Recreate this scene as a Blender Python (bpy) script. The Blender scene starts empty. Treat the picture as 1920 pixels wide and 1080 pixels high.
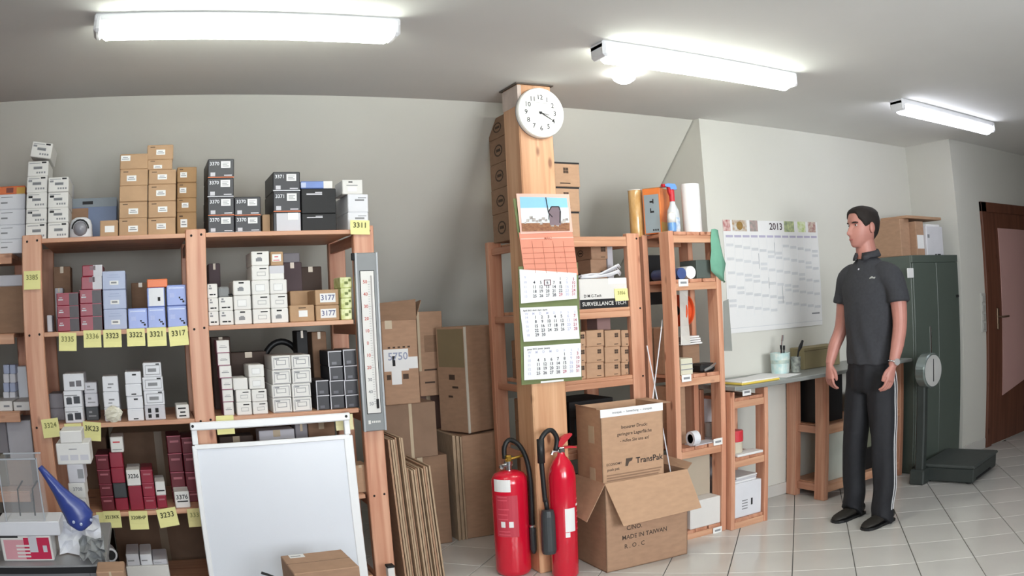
import bpy, bmesh, math, random
from mathutils import Vector, Matrix
random.seed(7)
S = bpy.context.scene
COL = S.collection
PI = math.pi
# ------------------------------------------------------------------ camera
# wide CCTV lens with barrel distortion: polynomial fisheye (theta as a function of the radius on the sensor)
KPOLY = (0.03399637218556031, 1.8913758015525738e-06, 4.487671066322776e-06, 1.568034506076601e-08)
CAM_H, YAW, PITCH, ROLL = 1.4, 0.4485, 0.0213, 0.0485
_fwd = Vector((math.sin(YAW) * math.cos(PITCH), math.cos(YAW) * math.cos(PITCH), math.sin(PITCH)))
_r0 = Vector((math.cos(YAW), -math.sin(YAW), 0))
_d0 = _fwd.cross(_r0)
_right = _r0 * math.cos(ROLL) + _d0 * math.sin(ROLL)
_down = -_r0 * math.sin(ROLL) + _d0 * math.cos(ROLL)
camd = bpy.data.cameras.new('camera')
cam = bpy.data.objects.new('camera', camd)
COL.objects.link(cam)
mw = Matrix.Identity(4)
for i in range(3):
    mw[i][0], mw[i][1], mw[i][2] = _right[i], -_down[i], -_fwd[i]
mw[2][3] = CAM_H
cam.matrix_world = mw
S.camera = cam
camd.sensor_width = 36.0
camd.sensor_fit = 'HORIZONTAL'
camd.clip_start = 0.05
camd.type = 'PANO'
_pc = camd if hasattr(camd, 'panorama_type') else camd.cycles
_pc.panorama_type = 'FISHEYE_LENS_POLYNOMIAL'
_pc.fisheye_fov = PI
_pc.fisheye_polynomial_k0 = 0.0
_pc.fisheye_polynomial_k1 = -KPOLY[0]
_pc.fisheye_polynomial_k2 = -KPOLY[1]
_pc.fisheye_polynomial_k3 = -KPOLY[2]
_pc.fisheye_polynomial_k4 = -KPOLY[3]

def at(px, py, Y=None, Z=None, X=None):
    """survey helper: the point seen at photo pixel (px, py) on a plane of the room"""
    u, v = px - 960.0, py - 540.0
    r = math.hypot(u, v); m = r * 36 / 1920
    t = KPOLY[0] * m + KPOLY[1] * m**2 + KPOLY[2] * m**3 + KPOLY[3] * m**4
    s = math.sin(t) / max(r, 1e-9)
    d = _right * (u * s) + _down * (v * s) + _fwd * math.cos(t)
    if Y is not None: k = Y / d.y
    elif Z is not None: k = (Z - CAM_H) / d.z
    else: k = X / d.x
    return Vector((0, 0, CAM_H)) + d * k

# ------------------------------------------------------------------ light and exposure
S.view_settings.view_transform = 'Standard'
S.view_settings.look = 'None'
S.view_settings.gamma = 1.0
S.view_settings.use_curve_mapping = False
S.view_settings.exposure = 0.84
LAMP_E = 12.0          # emission of the fluorescent diffusers
ASSUMED_WIN_P = 18.0          # daylight added for each assumed window behind the camera
w = bpy.data.worlds.new('world'); S.world = w; w.use_nodes = True
w.node_tree.nodes['Background'].inputs[0].default_value = (0.75, 0.85, 1.0, 1)
w.node_tree.nodes['Background'].inputs[1].default_value = 0.6
def area(name, loc, rot, sx, sy, power, color):
    d = bpy.data.lights.new(name, 'AREA'); d.shape = 'RECTANGLE'; d.size = sx; d.size_y = sy
    d.energy = power; d.color = color
    o = bpy.data.objects.new(name, d); o.location = loc; o.rotation_euler = rot; COL.objects.link(o)
    return o
# daylight added as area lights at assumed, unseen windows behind the camera
d1 = area('assumed_daylight', (-0.1, -1.44, 1.55), (math.radians(88), 0, math.radians(-4)), 1.5, 1.25, ASSUMED_WIN_P, (0.90, 0.95, 1.0))
d2 = area('assumed_daylight.001', (1.9, -1.44, 1.55), (math.radians(88), 0, math.radians(-14)), 1.5, 1.25, ASSUMED_WIN_P * 1.2, (0.95, 0.98, 1.0))  # added light aimed to brighten the wall with the year planner
d1.data.spread = math.radians(120); d2.data.spread = math.radians(85)  # spreads narrowed to shape the added light and leave the right side darker

# ------------------------------------------------------------------ materials
def lin(h):
    h = h.lstrip('#'); out = []
    for i in (0, 2, 4):
        c = int(h[i:i + 2], 16) / 255
        out.append(c / 12.92 if c <= 0.04045 else ((c + 0.055) / 1.055) ** 2.4)
    return (*out, 1)
MATS = {}
def mat(name, hexc, rough=0.6, var=0.06, scale=6.0, stretch=None, metal=0.0, bump=0.0, spec=0.5, emit=0.0, hex2=None, trans=0.0, alpha=1.0, coat=0.0):
    if name in MATS: return MATS[name]
    m = bpy.data.materials.new(name); m.use_nodes = True
    nt = m.node_tree; b = nt.nodes['Principled BSDF']
    c = lin(hexc)
    b.inputs['Roughness'].default_value = rough
    b.inputs['Metallic'].default_value = metal
    b.inputs['Specular IOR Level'].default_value = spec
    if coat: b.inputs['Coat Weight'].default_value = coat; b.inputs['Coat Roughness'].default_value = 0.1
    if trans: b.inputs['Transmission Weight'].default_value = trans
    if alpha < 1: b.inputs['Alpha'].default_value = alpha
    tc = nt.nodes.new('ShaderNodeTexCoord'); mp = nt.nodes.new('ShaderNodeMapping')
    nt.links.new(tc.outputs['Object'], mp.inputs[0])
    if stretch: mp.inputs['Scale'].default_value = stretch
    nz = nt.nodes.new('ShaderNodeTexNoise'); nz.inputs['Scale'].default_value = scale; nz.inputs['Detail'].default_value = 4
    nt.links.new(mp.outputs[0], nz.inputs['Vector'])
    rp = nt.nodes.new('ShaderNodeValToRGB')
    rp.color_ramp.elements[0].position = 0.3; rp.color_ramp.elements[1].position = 0.7
    c2 = lin(hex2) if hex2 else tuple(min(1, x * (1 + var)) for x in c[:3]) + (1,)
    c1 = c if hex2 else tuple(x * (1 - var) for x in c[:3]) + (1,)
    rp.color_ramp.elements[0].color = c1; rp.color_ramp.elements[1].color = c2
    nt.links.new(nz.outputs['Fac'], rp.inputs[0])
    nt.links.new(rp.outputs[0], b.inputs['Base Color'])
    if bump:
        bp = nt.nodes.new('ShaderNodeBump'); bp.inputs['Strength'].default_value = bump; bp.inputs['Distance'].default_value = 0.01
        nt.links.new(nz.outputs['Fac'], bp.inputs['Height']); nt.links.new(bp.outputs[0], b.inputs['Normal'])
    if emit:
        b.inputs['Emission Color'].default_value = c; b.inputs['Emission Strength'].default_value = emit
    MATS[name] = m
    return m
def wood(name, hexa, hexb, axis, rough=0.45):
    """pine: growth bands stretched along the grain axis, with knots"""
    if name in MATS: return MATS[name]
    m = bpy.data.materials.new(name); m.use_nodes = True
    nt = m.node_tree; b = nt.nodes['Principled BSDF']; b.inputs['Roughness'].default_value = rough
    tc = nt.nodes.new('ShaderNodeTexCoord'); mp = nt.nodes.new('ShaderNodeMapping')
    sc = [26.0, 26.0, 26.0]; sc[axis] = 1.3
    mp.inputs['Scale'].default_value = sc
    info = nt.nodes.new('ShaderNodeObjectInfo'); ad = nt.nodes.new('ShaderNodeVectorMath'); ad.operation = 'ADD'
    ml = nt.nodes.new('ShaderNodeVectorMath'); ml.operation = 'SCALE'; ml.inputs[0].default_value = (3, 5, 7)
    nt.links.new(info.outputs['Random'], ml.inputs['Scale'])
    nt.links.new(tc.outputs['Object'], ad.inputs[0]); nt.links.new(ml.outputs[0], ad.inputs[1])
    nt.links.new(ad.outputs[0], mp.inputs[0])
    nz = nt.nodes.new('ShaderNodeTexNoise'); nz.inputs['Scale'].default_value = 1.0; nz.inputs['Detail'].default_value = 5; nz.inputs['Distortion'].default_value = 0.6
    nt.links.new(mp.outputs[0], nz.inputs['Vector'])
    rp = nt.nodes.new('ShaderNodeValToRGB')
    rp.color_ramp.elements[0].position = 0.3; rp.color_ramp.elements[1].position = 0.68
    rp.color_ramp.elements[0].color = lin(hexa); rp.color_ramp.elements[1].color = lin(hexb)
    nt.links.new(nz.outputs['Fac'], rp.inputs[0])
    vo = nt.nodes.new('ShaderNodeTexVoronoi'); vo.inputs['Scale'].default_value = 1.0
    mp2 = nt.nodes.new('ShaderNodeMapping'); s2 = [9.0, 9.0, 9.0]; s2[axis] = 3.6; mp2.inputs['Scale'].default_value = s2
    nt.links.new(ad.outputs[0], mp2.inputs[0]); nt.links.new(mp2.outputs[0], vo.inputs['Vector'])
    kr = nt.nodes.new('ShaderNodeValToRGB'); kr.color_ramp.elements[0].position = 0.06; kr.color_ramp.elements[1].position = 0.13
    kr.color_ramp.elements[0].color = (0.25, 0.12, 0.07, 1); kr.color_ramp.elements[1].color = (1, 1, 1, 1)
    nt.links.new(vo.outputs['Distance'], kr.inputs[0])
    mx = nt.nodes.new('ShaderNodeMixRGB'); mx.blend_type = 'MULTIPLY'; mx.inputs[0].default_value = 0.75
    nt.links.new(rp.outputs[0], mx.inputs[1]); nt.links.new(kr.outputs[0], mx.inputs[2])
    nt.links.new(mx.outputs[0], b.inputs['Base Color'])
    bp = nt.nodes.new('ShaderNodeBump'); bp.inputs['Strength'].default_value = 0.08
    nt.links.new(nz.outputs['Fac'], bp.inputs['Height']); nt.links.new(bp.outputs[0], b.inputs['Normal'])
    MATS[name] = m
    return m
WZ = wood('pine_upright', '#c08064', '#dca98c', 2)
WX = wood('pine_board', '#bc8466', '#dcac8c', 0)
WY = wood('pine_rail', '#b67a5e', '#d29c80', 1)
WP = wood('pillar_timber', '#c28c66', '#dcae88', 2)
KRAFT = mat('kraft_card', '#ad8a70', 0.8, 0.07, 18, (1, 1, 3))
KRAFT_D = mat('kraft_card_grey', '#93745d', 0.85, 0.08, 14, (1, 1, 3))
KRAFT_L = mat('kraft_card_light', '#b99578', 0.8, 0.06, 18, (1, 1, 3))
CARD_B = mat('brown_card', '#b69473', 0.75, 0.05, 20)
WHITE = mat('white_card', '#e0dedb', 0.5, 0.02, 8)
WHITE2 = mat('white_card_cool', '#dfe0e6', 0.5, 0.03, 8)
GREYW = mat('grey_white_card', '#c9c8cf', 0.55, 0.04, 8)
PAPER = mat('paper', '#eaeaea', 0.7, 0.01, 8)
INK = mat('ink_black', '#17171a', 0.7, 0.1, 10)
INKG = mat('ink_grey', '#8b8c90', 0.7, 0.1, 10)
INKB = mat('ink_brown', '#4a392e', 0.8, 0.1, 10)
BLACKC = mat('black_card', '#2a2a30', 0.4, 0.1, 8)
BLACKD = mat('black_card_matt', '#161618', 0.6, 0.1, 8)
REDC = mat('red_card', '#8e2036', 0.35, 0.12, 5)
REDD = mat('dark_red_card', '#641423', 0.5, 0.15, 5)
LBLUE = mat('pale_blue_card', '#b0bad6', 0.5, 0.03, 8)
BLUE = mat('blue_card', '#7f92d0', 0.3, 0.1, 5)
YELLOW = mat('sticky_yellow', '#ebe6a0', 0.75, 0.03, 8)
YGREEN = mat('yellow_green_pack', '#b9c26a', 0.35, 0.12, 30, hex2='#ecf0c0')
ORANGE = mat('orange_card', '#d9703c', 0.45, 0.06, 8)
TAPE = mat('packing_tape', '#c9b79c', 0.25, 0.04, 10)
RED = mat('signal_red', '#cf1632', 0.22, 0.03, 4, coat=0.4)
REDP = mat('red_plastic', '#c02a35', 0.4, 0.04, 6)
RUBBER = mat('black_rubber', '#17181a', 0.5, 0.1, 10)
DGREY = mat('dark_grey_plastic', '#3a3d40', 0.45, 0.05, 8)
MGREY = mat('mid_grey_metal', '#8c8e90', 0.4, 0.04, 6)
BRASS = mat('brass', '#c9a24a', 0.3, 0.05, 6, metal=0.9)
CHROME = mat('chrome', '#d8dade', 0.2, 0.03, 6, metal=1.0)
WPAINT = mat('white_paint_metal', '#eeeff2', 0.35, 0.02, 5)

# ------------------------------------------------------------------ mesh helpers
class MB:
    def __init__(s): s.v = []; s.f = []
    def add(s, vs, fs):
        o = len(s.v); s.v += [tuple(v) for v in vs]; s.f += [tuple(i + o for i in f) for f in fs]; return s
    def box(s, x0, x1, y0, y1, z0, z1, c=0.0):
        if c <= 0:
            return s.add([(x0,y0,z0),(x1,y0,z0),(x1,y1,z0),(x0,y1,z0),(x0,y0,z1),(x1,y0,z1),(x1,y1,z1),(x0,y1,z1)],
                         [(0,3,2,1),(4,5,6,7),(0,1,5,4),(1,2,6,5),(2,3,7,6),(3,0,4,7)])
        c = min(c, 0.45 * min(x1 - x0, y1 - y0, z1 - z0))
        bm = bmesh.new(); bmesh.ops.create_cube(bm, size=1)
        for q in bm.verts: q.co = Vector(((x0 + x1) / 2 + q.co.x * (x1 - x0), (y0 + y1) / 2 + q.co.y * (y1 - y0), (z0 + z1) / 2 + q.co.z * (z1 - z0)))
        bmesh.ops.bevel(bm, geom=list(bm.edges), offset=c, segments=1, affect='EDGES', profile=0.5)
        bm.verts.index_update()
        s.add([q.co[:] for q in bm.verts], [[q.index for q in f.verts] for f in bm.faces]); bm.free()
        return s
    def rings(s, rs, cap=True, close=False):
        n = len(rs[0]); fs = []
        for i in range(len(rs) - (0 if close else 1)):
            a, b = i * n, ((i + 1) % len(rs)) * n
            for k in range(n): fs.append((a + k, a + (k + 1) % n, b + (k + 1) % n, b + k))
        if cap and not close: fs += [tuple(reversed(range(n))), tuple(range((len(rs) - 1) * n, len(rs) * n))]
        return s.add([p for r in rs for p in r], fs)
    def lathe(s, prof, n=24, loc=(0, 0, 0), ax='z'):
        rs = []
        for r, z in prof:
            r = max(r, 1e-5); q = []
            for k in range(n):
                a = 2 * PI * k / n; p = (r * math.cos(a), r * math.sin(a), z)
                if ax == 'y': p = (p[0], -p[2], p[1])
                elif ax == 'x': p = (p[2], p[0], p[1])
                q.append((p[0] + loc[0], p[1] + loc[1], p[2] + loc[2]))
            rs.append(q)
        return s.rings(rs)
    def tube(s, pts, r, n=10, close=False):
        pts = [Vector(p) for p in pts]; N = len(pts); rs = []; up = None
        rad = r if isinstance(r, (list, tuple)) else [r] * N
        for i, p in enumerate(pts):
            a = pts[(i - 1) % N] if (close or i > 0) else p
            b = pts[(i + 1) % N] if (close or i < N - 1) else p
            t = (b - a).normalized()
            if up is None:
                up = Vector((0, 0, 1)) if abs(t.z) < 0.9 else Vector((1, 0, 0))
            x = (up - t * up.dot(t)).normalized(); y = t.cross(x); up = x
            rs.append([p + (x * math.cos(2 * PI * k / n) + y * math.sin(2 * PI * k / n)) * rad[i] for k in range(n)])
        return s.rings(rs, close=close)
    def prism(s, poly, y0, y1):
        """polygon in xz extruded along y"""
        n = len(poly); vs = [(x, y0, z) for x, z in poly] + [(x, y1, z) for x, z in poly]
        return s.add(vs, [tuple(range(n)), tuple(reversed(range(n, 2 * n)))] + [(k, k + n, (k + 1) % n + n, (k + 1) % n) for k in range(n)])
    def mesh(s, name, m=None, smooth=False):
        me = bpy.data.meshes.new(name); me.from_pydata(s.v, [], s.f); me.validate()
        bm = bmesh.new(); bm.from_mesh(me); bmesh.ops.recalc_face_normals(bm, faces=bm.faces); bm.to_mesh(me); bm.free()
        if m: me.materials.append(m)
        if smooth: me.shade_smooth() if hasattr(me, 'shade_smooth') else [setattr(p, 'use_smooth', True) for p in me.polygons]
        return me
    def build(s, name, m, parent=None, loc=(0, 0, 0), rot=(0, 0, 0), smooth=False):
        return put(name, s.mesh(name, m, smooth), parent, loc, rot)
def spline(pts, n=5):
    P_ = [Vector(p) for p in pts]; Q = []
    for i in range(len(P_) - 1):
        p0, p1, p2, p3 = P_[max(i - 1, 0)], P_[i], P_[i + 1], P_[min(i + 2, len(P_) - 1)]
        for k in range(n):
            t = k / n; Q.append(.5 * ((2 * p1) + (-p0 + p2) * t + (2 * p0 - 5 * p1 + 4 * p2 - p3) * t * t + (-p0 + 3 * p1 - 3 * p2 + p3) * t ** 3))
    return Q + [P_[-1]]
def put(name, me, parent=None, loc=(0, 0, 0), rot=(0, 0, 0)):
    o = bpy.data.objects.new(name, me); COL.objects.link(o); o.location = loc; o.rotation_euler = rot
    if parent is not None: o.parent = parent
    return o
def autosmooth(o, ang=40):
    me = o.data; me.shade_smooth()
    bm = bmesh.new(); bm.from_mesh(me)
    for e in bm.edges:
        if len(e.link_faces) == 2 and e.calc_face_angle(0) > math.radians(ang): e.smooth = False
    bm.to_mesh(me); bm.free(); return o
def tag(o, label, cat, group=None):
    o['label'] = label; o['category'] = cat
    if group: o['group'] = group
    return o
def struct(o): o['kind'] = 'structure'; return o
def empty(name, loc=(0, 0, 0), rz=0, label=None, cat=None, group=None):
    o = bpy.data.objects.new(name, None); COL.objects.link(o); o.location = loc; o.rotation_euler = (0, 0, rz); o.empty_display_size = 0.05
    if label: tag(o, label, cat, group)
    return o
_txt = {}
def text_mesh(s, m):
    k = (s, m.name)
    if k not in _txt:
        cu = bpy.data.curves.new('lettering', 'FONT'); cu.body = s; cu.size = 1.0; cu.align_x = 'CENTER'; cu.align_y = 'CENTER'; cu.resolution_u = 2; cu.offset = 0.014
        o = bpy.data.objects.new('lettering', cu); COL.objects.link(o)
        me = bpy.data.meshes.new_from_object(o); bpy.data.objects.remove(o); bpy.data.curves.remove(cu)
        me.name = 'lettering'; me.materials.clear(); me.materials.append(m)
        _txt[k] = me
    return _txt[k]
def letter(parent, s, x, y, z, size, m=INK, name='lettering', tilt=0.0, sx=1.0, rot=(PI / 2, 0, 0)):
    """upright lettering read from -Y"""
    o = put(name, text_mesh(s, m), parent, (x, y, z), (rot[0], rot[1] + tilt, rot[2])); o.scale = (size * sx, size, 1)
    return o
# ================================================================== the room
ZC = 2.535
WALLM = mat('wall_plaster', '#d8d7cf', 0.9, 0.015, 3, bump=0.02)
WALLD = wood('dark_unseen_wall', '#6d5140', '#8a6a54', 2, .6)  # dark finish chosen for the unseen walls to cut bounced light
CEILM = mat('ceiling_plaster', '#efefec', 0.9, 0.015, 2.5, bump=0.02)
GROUT = mat('floor_grout', '#4b4a48', 0.9, 0.1, 20)
TILEM = mat('floor_tile_glaze', '#d4d2cd', 0.16, 0.05, 2.2, spec=0.5)
SKIRT = mat('skirting_tile', '#cfcdc8', 0.3, 0.03, 4)
floor = struct(MB().box(-2.6, 8.6, -1.6, 6.6, -0.12, -0.006).build('floor', GROUT))
ceiling = struct(MB().box(-2.6, 8.6, -1.6, 4.16, ZC, ZC + 0.12).build('ceiling', CEILM))
# pitched roof slope over the storage niche: its top meets the ceiling, it recedes downwards at about 42 degrees
def slopeY(z): return 4.115 + (ZC - z) * 1.11
sl = MB()
a0, a1 = slopeY(ZC), slopeY(0.62)
sl.add([(-2.6, a0, ZC), (3.33, a0, ZC), (3.33, a1, 0.62), (-2.6, a1, 0.62), (-2.6, a0 + 0.1, ZC + 0.1), (3.33, a0 + 0.1, ZC + 0.1), (3.33, a1 + 0.14, 0.62), (-2.6, a1 + 0.14, 0.62)],
       [(0, 1, 2, 3), (7, 6, 5, 4), (0, 4, 5, 1), (1, 5, 6, 2), (2, 6, 7, 3), (3, 7, 4, 0)])
struct(sl.build('wall_slope', WALLM))
struct(MB().box(-2.6, 3.34, a1 - 0.02, a1 + 0.1, -0.02, 0.64).build('wall_knee', WALLM))
struct(MB().box(3.34, 5.63, 4.065, 6.6, -0.02, ZC).build('wall_back', WALLM))
struct(MB().box(5.63, 8.6, 3.58, 3.75, -0.02, ZC).build('wall_right', WALLM))
struct(MB().box(5.63, 5.75, 3.75, 4.065, -0.02, ZC).build('wall_return', WALLM))
struct(MB().box(-2.72, -2.6, -1.6, 6.6, -0.02, ZC).build('wall_left', WALLD))
struct(MB().box(8.6, 8.72, -1.6, 3.75, -0.02, ZC).build('wall_far_right', WALLD))
# wall behind the camera with two assumed, unseen window openings
wf = MB()
for x0, x1 in ((-2.6, -0.9), (0.7, 1.1), (2.7, 8.6)): wf.box(x0, x1, -1.6, -1.48, -0.02, ZC)
for x0, x1 in ((-0.9, 0.7), (1.1, 2.7)): wf.box(x0, x1, -1.6, -1.48, -0.02, 0.88); wf.box(x0, x1, -1.6, -1.48, 2.22, ZC)
struct(wf.build('wall_front', WALLD))
for i, x0 in enumerate((-0.9, 1.1)):
    fr = MB()
    for u0, u1, z0, z1 in ((0, 1.6, .88, .94), (0, 1.6, 2.16, 2.22), (0, .06, .88, 2.22), (1.54, 1.6, .88, 2.22), (.77, .83, .88, 2.22)): fr.box(x0 + u0, x0 + u1, -1.57, -1.51, z0, z1)
    struct(fr.build('assumed_window_%d' % (i + 1), WPAINT))  # frames of the assumed windows, out of view
# skirting tiles along the walls
struct(MB().box(3.34, 5.62, 4.05, 4.068, 0, 0.085, 0.004).build('baseboard_back', SKIRT))
struct(MB().box(5.64, 6.02, 3.565, 3.583, 0, 0.085, 0.004).build('baseboard_right', SKIRT))
# floor tiles, laid diagonally; one row direction has wide dark joints, the other fine ones
tm = MB().box(-0.1643, 0.1643, -0.1652, 0.1652, -0.03, 0, 0.0018).mesh('tile', TILEM)
TS = 0.333; cand = []
for i in range(-30, 40):
    for j in range(-30, 40):
        # u across the dark joints, v along them
        u = 0.0097 + (i + 0.5) * TS; v = (j + 0.5) * TS
        x = (u + v) / math.sqrt(2); y = (v - u) / math.sqrt(2)
        if not (-1.2 < x < 8.2 and 0.4 < y < 6.0): continue
        if x > 3.2 and y > 4.2: continue
        if x > 5.5 and y > 3.7: continue
        rel = Vector((x, y, -CAM_H)); z = rel.dot(_fwd)
        if z < 0.3: continue
        px = 960 + 1500 * rel.dot(_right) / z; py = 540 + 1500 * rel.dot(_down) / z
        if px < -100 or px > 2900 or py > 1400: continue
        cand.append((rel.length, x, y))
cand.sort()
for d, x, y in cand[:295]: put('tile', tm, floor, (x, y, 0), (0, 0, -PI / 4))
rest = MB()
for d, x, y in cand[295:]:
    q = [(x + (a * math.cos(-PI/4) - b * math.sin(-PI/4)), y + (a * math.sin(-PI/4) + b * math.cos(-PI/4))) for a, b in ((-.164,-.165),(.164,-.165),(.164,.165),(-.164,.165))]
    rest.add([(a, b, 0) for a, b in q] + [(a, b, -.03) for a, b in q], [(0,1,2,3),(4,7,6,5),(0,4,5,1),(1,5,6,2),(2,6,7,3),(3,7,4,0)])
if rest.v:
    o = rest.build('tile_rest', TILEM, floor); o['kind'] = 'stuff'

# ------------------------------------------------------------------ fluorescent ceiling lamps
LAMPM = mat('lamp_diffuser', '#fbfff4', 0.4, 0.0, 4, emit=LAMP_E)
def lamp(x0, x1, y0, label, m=None):
    L = x1 - x0
    e = empty('ceiling_lamp', (x0, y0, ZC), 0, label, 'lamp', 'fluorescent ceiling lamps')
    MB().box(0, L, 0.0, 0.11, -0.035, 0, 0.006).build('housing', WPAINT, e)
    for a in (0.0, L - 0.035): MB().box(a, a + 0.035, -0.004, 0.114, -0.075, -0.002, 0.012).build('end_cap', WPAINT, e)
    prof = [(0.055 + 0.05 * math.cos(t), -0.048 - 0.044 * math.sin(t)) for t in [PI * k / 10 for k in range(11)]]
    rs = []
    for s_, k in ((0.035, .75), (0.05, 1), (L - 0.05, 1), (L - 0.035, .75)): rs.append([(s_, 0.055 + (y - 0.055) * k, -0.048 + (z + 0.048) * k) for y, z in prof] + [(s_, 0.055, -0.030)])
    MB().rings(rs).build('diffuser', m or LAMPM, e, smooth=False)
    return e
lamp(-0.238, 0.98, 2.915, 'long fluorescent ceiling lamp at the left, above the white carton shelves')
lamp(1.897, 3.113, 2.915, 'lit fluorescent ceiling lamp in the middle, right of the clock')
lamp(4.097, 5.346, 2.93, 'smaller-looking fluorescent ceiling lamp at far right near the door', mat('lamp_diffuser_dim', '#f4f6ff', 0.4, 0.0, 4, emit=LAMP_E * .5))  # emission lowered here to darken the right side of the room
for k, (xa, lab) in enumerate(((-1.3, 'leftmost'), (0.0, 'middle'), (1.3, 'rightmost'))): lamp(xa, xa + 1.218, -0.25, lab + ' unseen ceiling lamp added in a second row above the camera')  # unseen row added to throw light onto the shelf fronts
o = MB().lathe([(0.0, -0.055), (0.03, -0.052), (0.055, -0.035), (0.065, -0.012), (0.07, 0)], 20).build('bulb_shade', mat('round_lamp_glow', '#fdfff8', 0.4, 0, 4, emit=9), empty('round_ceiling_lamp', (2.29, 3.348, ZC), 0, 'small round glowing ceiling lamp beside the timber pillar', 'lamp'), smooth=True)

# ------------------------------------------------------------------ door in the right wall
DOORW = wood('door_veneer', '#5f3a2c', '#754a38', 2, 0.5)
dr = MB()
dr.box(6.03, 6.12, 3.555, 3.60, 0, 2.05, 0.004); dr.box(7.02, 7.11, 3.555, 3.60, 0, 2.05, 0.004); dr.box(6.03, 7.11, 3.555, 3.60, 1.965, 2.05, 0.004)
dframe = struct(dr.build('trim_1', DOORW))
door = struct(MB().box(6.12, 7.02, 3.562, 3.60, 0.008, 1.965, 0.003).build('door_1', DOORW))
PINK = mat('pink_sheet', '#c9a09a', 0.7, 0.05, 1.5)
MB().prism([(6.30, 0.41), (6.31, 1.835), (6.86, 1.83), (6.97, 1.80), (6.97, 0.53)], 3.553, 3.560).build('pinned_sheet', PINK, door)['label'] = 'large pale pink sheet fixed to the door'
hd = MB(); hd.box(6.20, 6.235, 3.548, 3.562, 0.98, 1.16, 0.004); hd.tube([(6.218, 3.555, 1.085), (6.218, 3.51, 1.085), (6.235, 3.50, 1.085), (6.34, 3.50, 1.085)], 0.009, 8)
hd.build('door_handle', mat('handle_bronze', '#8a7562', 0.35, 0.05, 6, metal=0.7), door)
sw = empty('light_switch', at(1843, 585, Y=3.58), 0, 'vertical strip of four light switches beside the door', 'switch')
MB().box(-0.042, 0.042, -0.012, 0, -0.165, 0.155, 0.004).build('cover_plate', mat('switch_plate', '#c4c3bd', 0.4, 0.02), sw)
for k in range(4): MB().box(-0.028, 0.028, -0.018, -0.01, -0.145 + k * .075, -0.09 + k * .075, 0.004).build('rocker', mat('switch_rocker', '#b4b3ad', 0.4, 0.02), sw)

# ------------------------------------------------------------------ timber pillar
PX0, PX1, PY0, PY1 = 1.86, 2.053, 3.69, 3.87
pil = empty('timber_pillar', ((PX0 + PX1) / 2, (PY0 + PY1) / 2, 0), 0, 'square laminated timber pillar carrying a clock and a calendar', 'pillar')
hw, hd_ = (PX1 - PX0) / 2, (PY1 - PY0) / 2
MB().box(-hw, hw, -hd_, hd_, 0, ZC - 0.004, 0.006).build('post', WP, pil)
MB().box(-hw - .012, hw + .012, -hd_ - .012, hd_ + .012, ZC - 0.008, ZC - .001).build('collar_plate', mat('pillar_collar', '#5d544c', 0.7, 0.1), pil)
MB().box(-hw - .0015, -hw + .02, -hd_ - .0015, hd_, ZC - 0.12, ZC - .012).build('plaster_smear', mat('plaster_smear', '#c9b9b0', 0.9, 0.1, 12), pil)
# ================================================================== storage racks
HOLE = mat('bolt_hole', '#1c1411', 0.8, 0.1)
def bolt_heads(par, pts, y):
    for x, z in pts: MB().lathe([(0.0, 0.002), (0.0055, 0.0015), (0.006, 0)], 8, (x, y, z), 'y').build('bolt', HOLE, par)
YS = 3.85                                 # front plane of the main rack
SZ = [1.80, 1.37, 0.945, 0.517, 0.09]     # shelf tops
rack = empty('wooden_rack', (0.25, YS, 0), 0, 'large open pine rack with two bays full of small product cartons', 'rack')
rack_posts = [(-0.627, -0.524), (0.203, 0.302), (1.027, 1.129)]
def post(par, x0, x1, y0, d, z1, bx=0.0, by=0.0, m=None):
    p = MB().box(x0 - bx, x1 - bx, y0 - by, y0 + d - by, 0, z1, 0.004).build('upright', m or WZ, par)
    return p
for x0, x1 in rack_posts:
    p = post(rack, x0, x1, YS, 0.045, 1.818, 0.25, YS)
    for z in SZ[:4]: bolt_heads(p, [(x0 - 0.25 + 0.028, z - 0.012), (x1 - 0.25 - 0.022, z - 0.008)], -0.001)
    post(rack, x0 + 0.004, x1 - 0.004, YS + 0.555, 0.045, 1.80, 0.25, YS)
for z in SZ:
    for x0, x1 in ((-0.524, 0.203), (0.302, 1.027 if z > 1.5 else 1.012)):
        MB().box(x0 - 0.25, x1 - 0.25, 0.006, 0.60, z - 0.021, z, 0.002).build('shelf_board', WX, rack)
    for x0, x1 in rack_posts:
        MB().box(x0 - 0.25 + .012, x0 - 0.25 + .034, 0.045, 0.555, z - 0.075, z - 0.022, 0.002).build('cross_rail', WY, rack)

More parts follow.
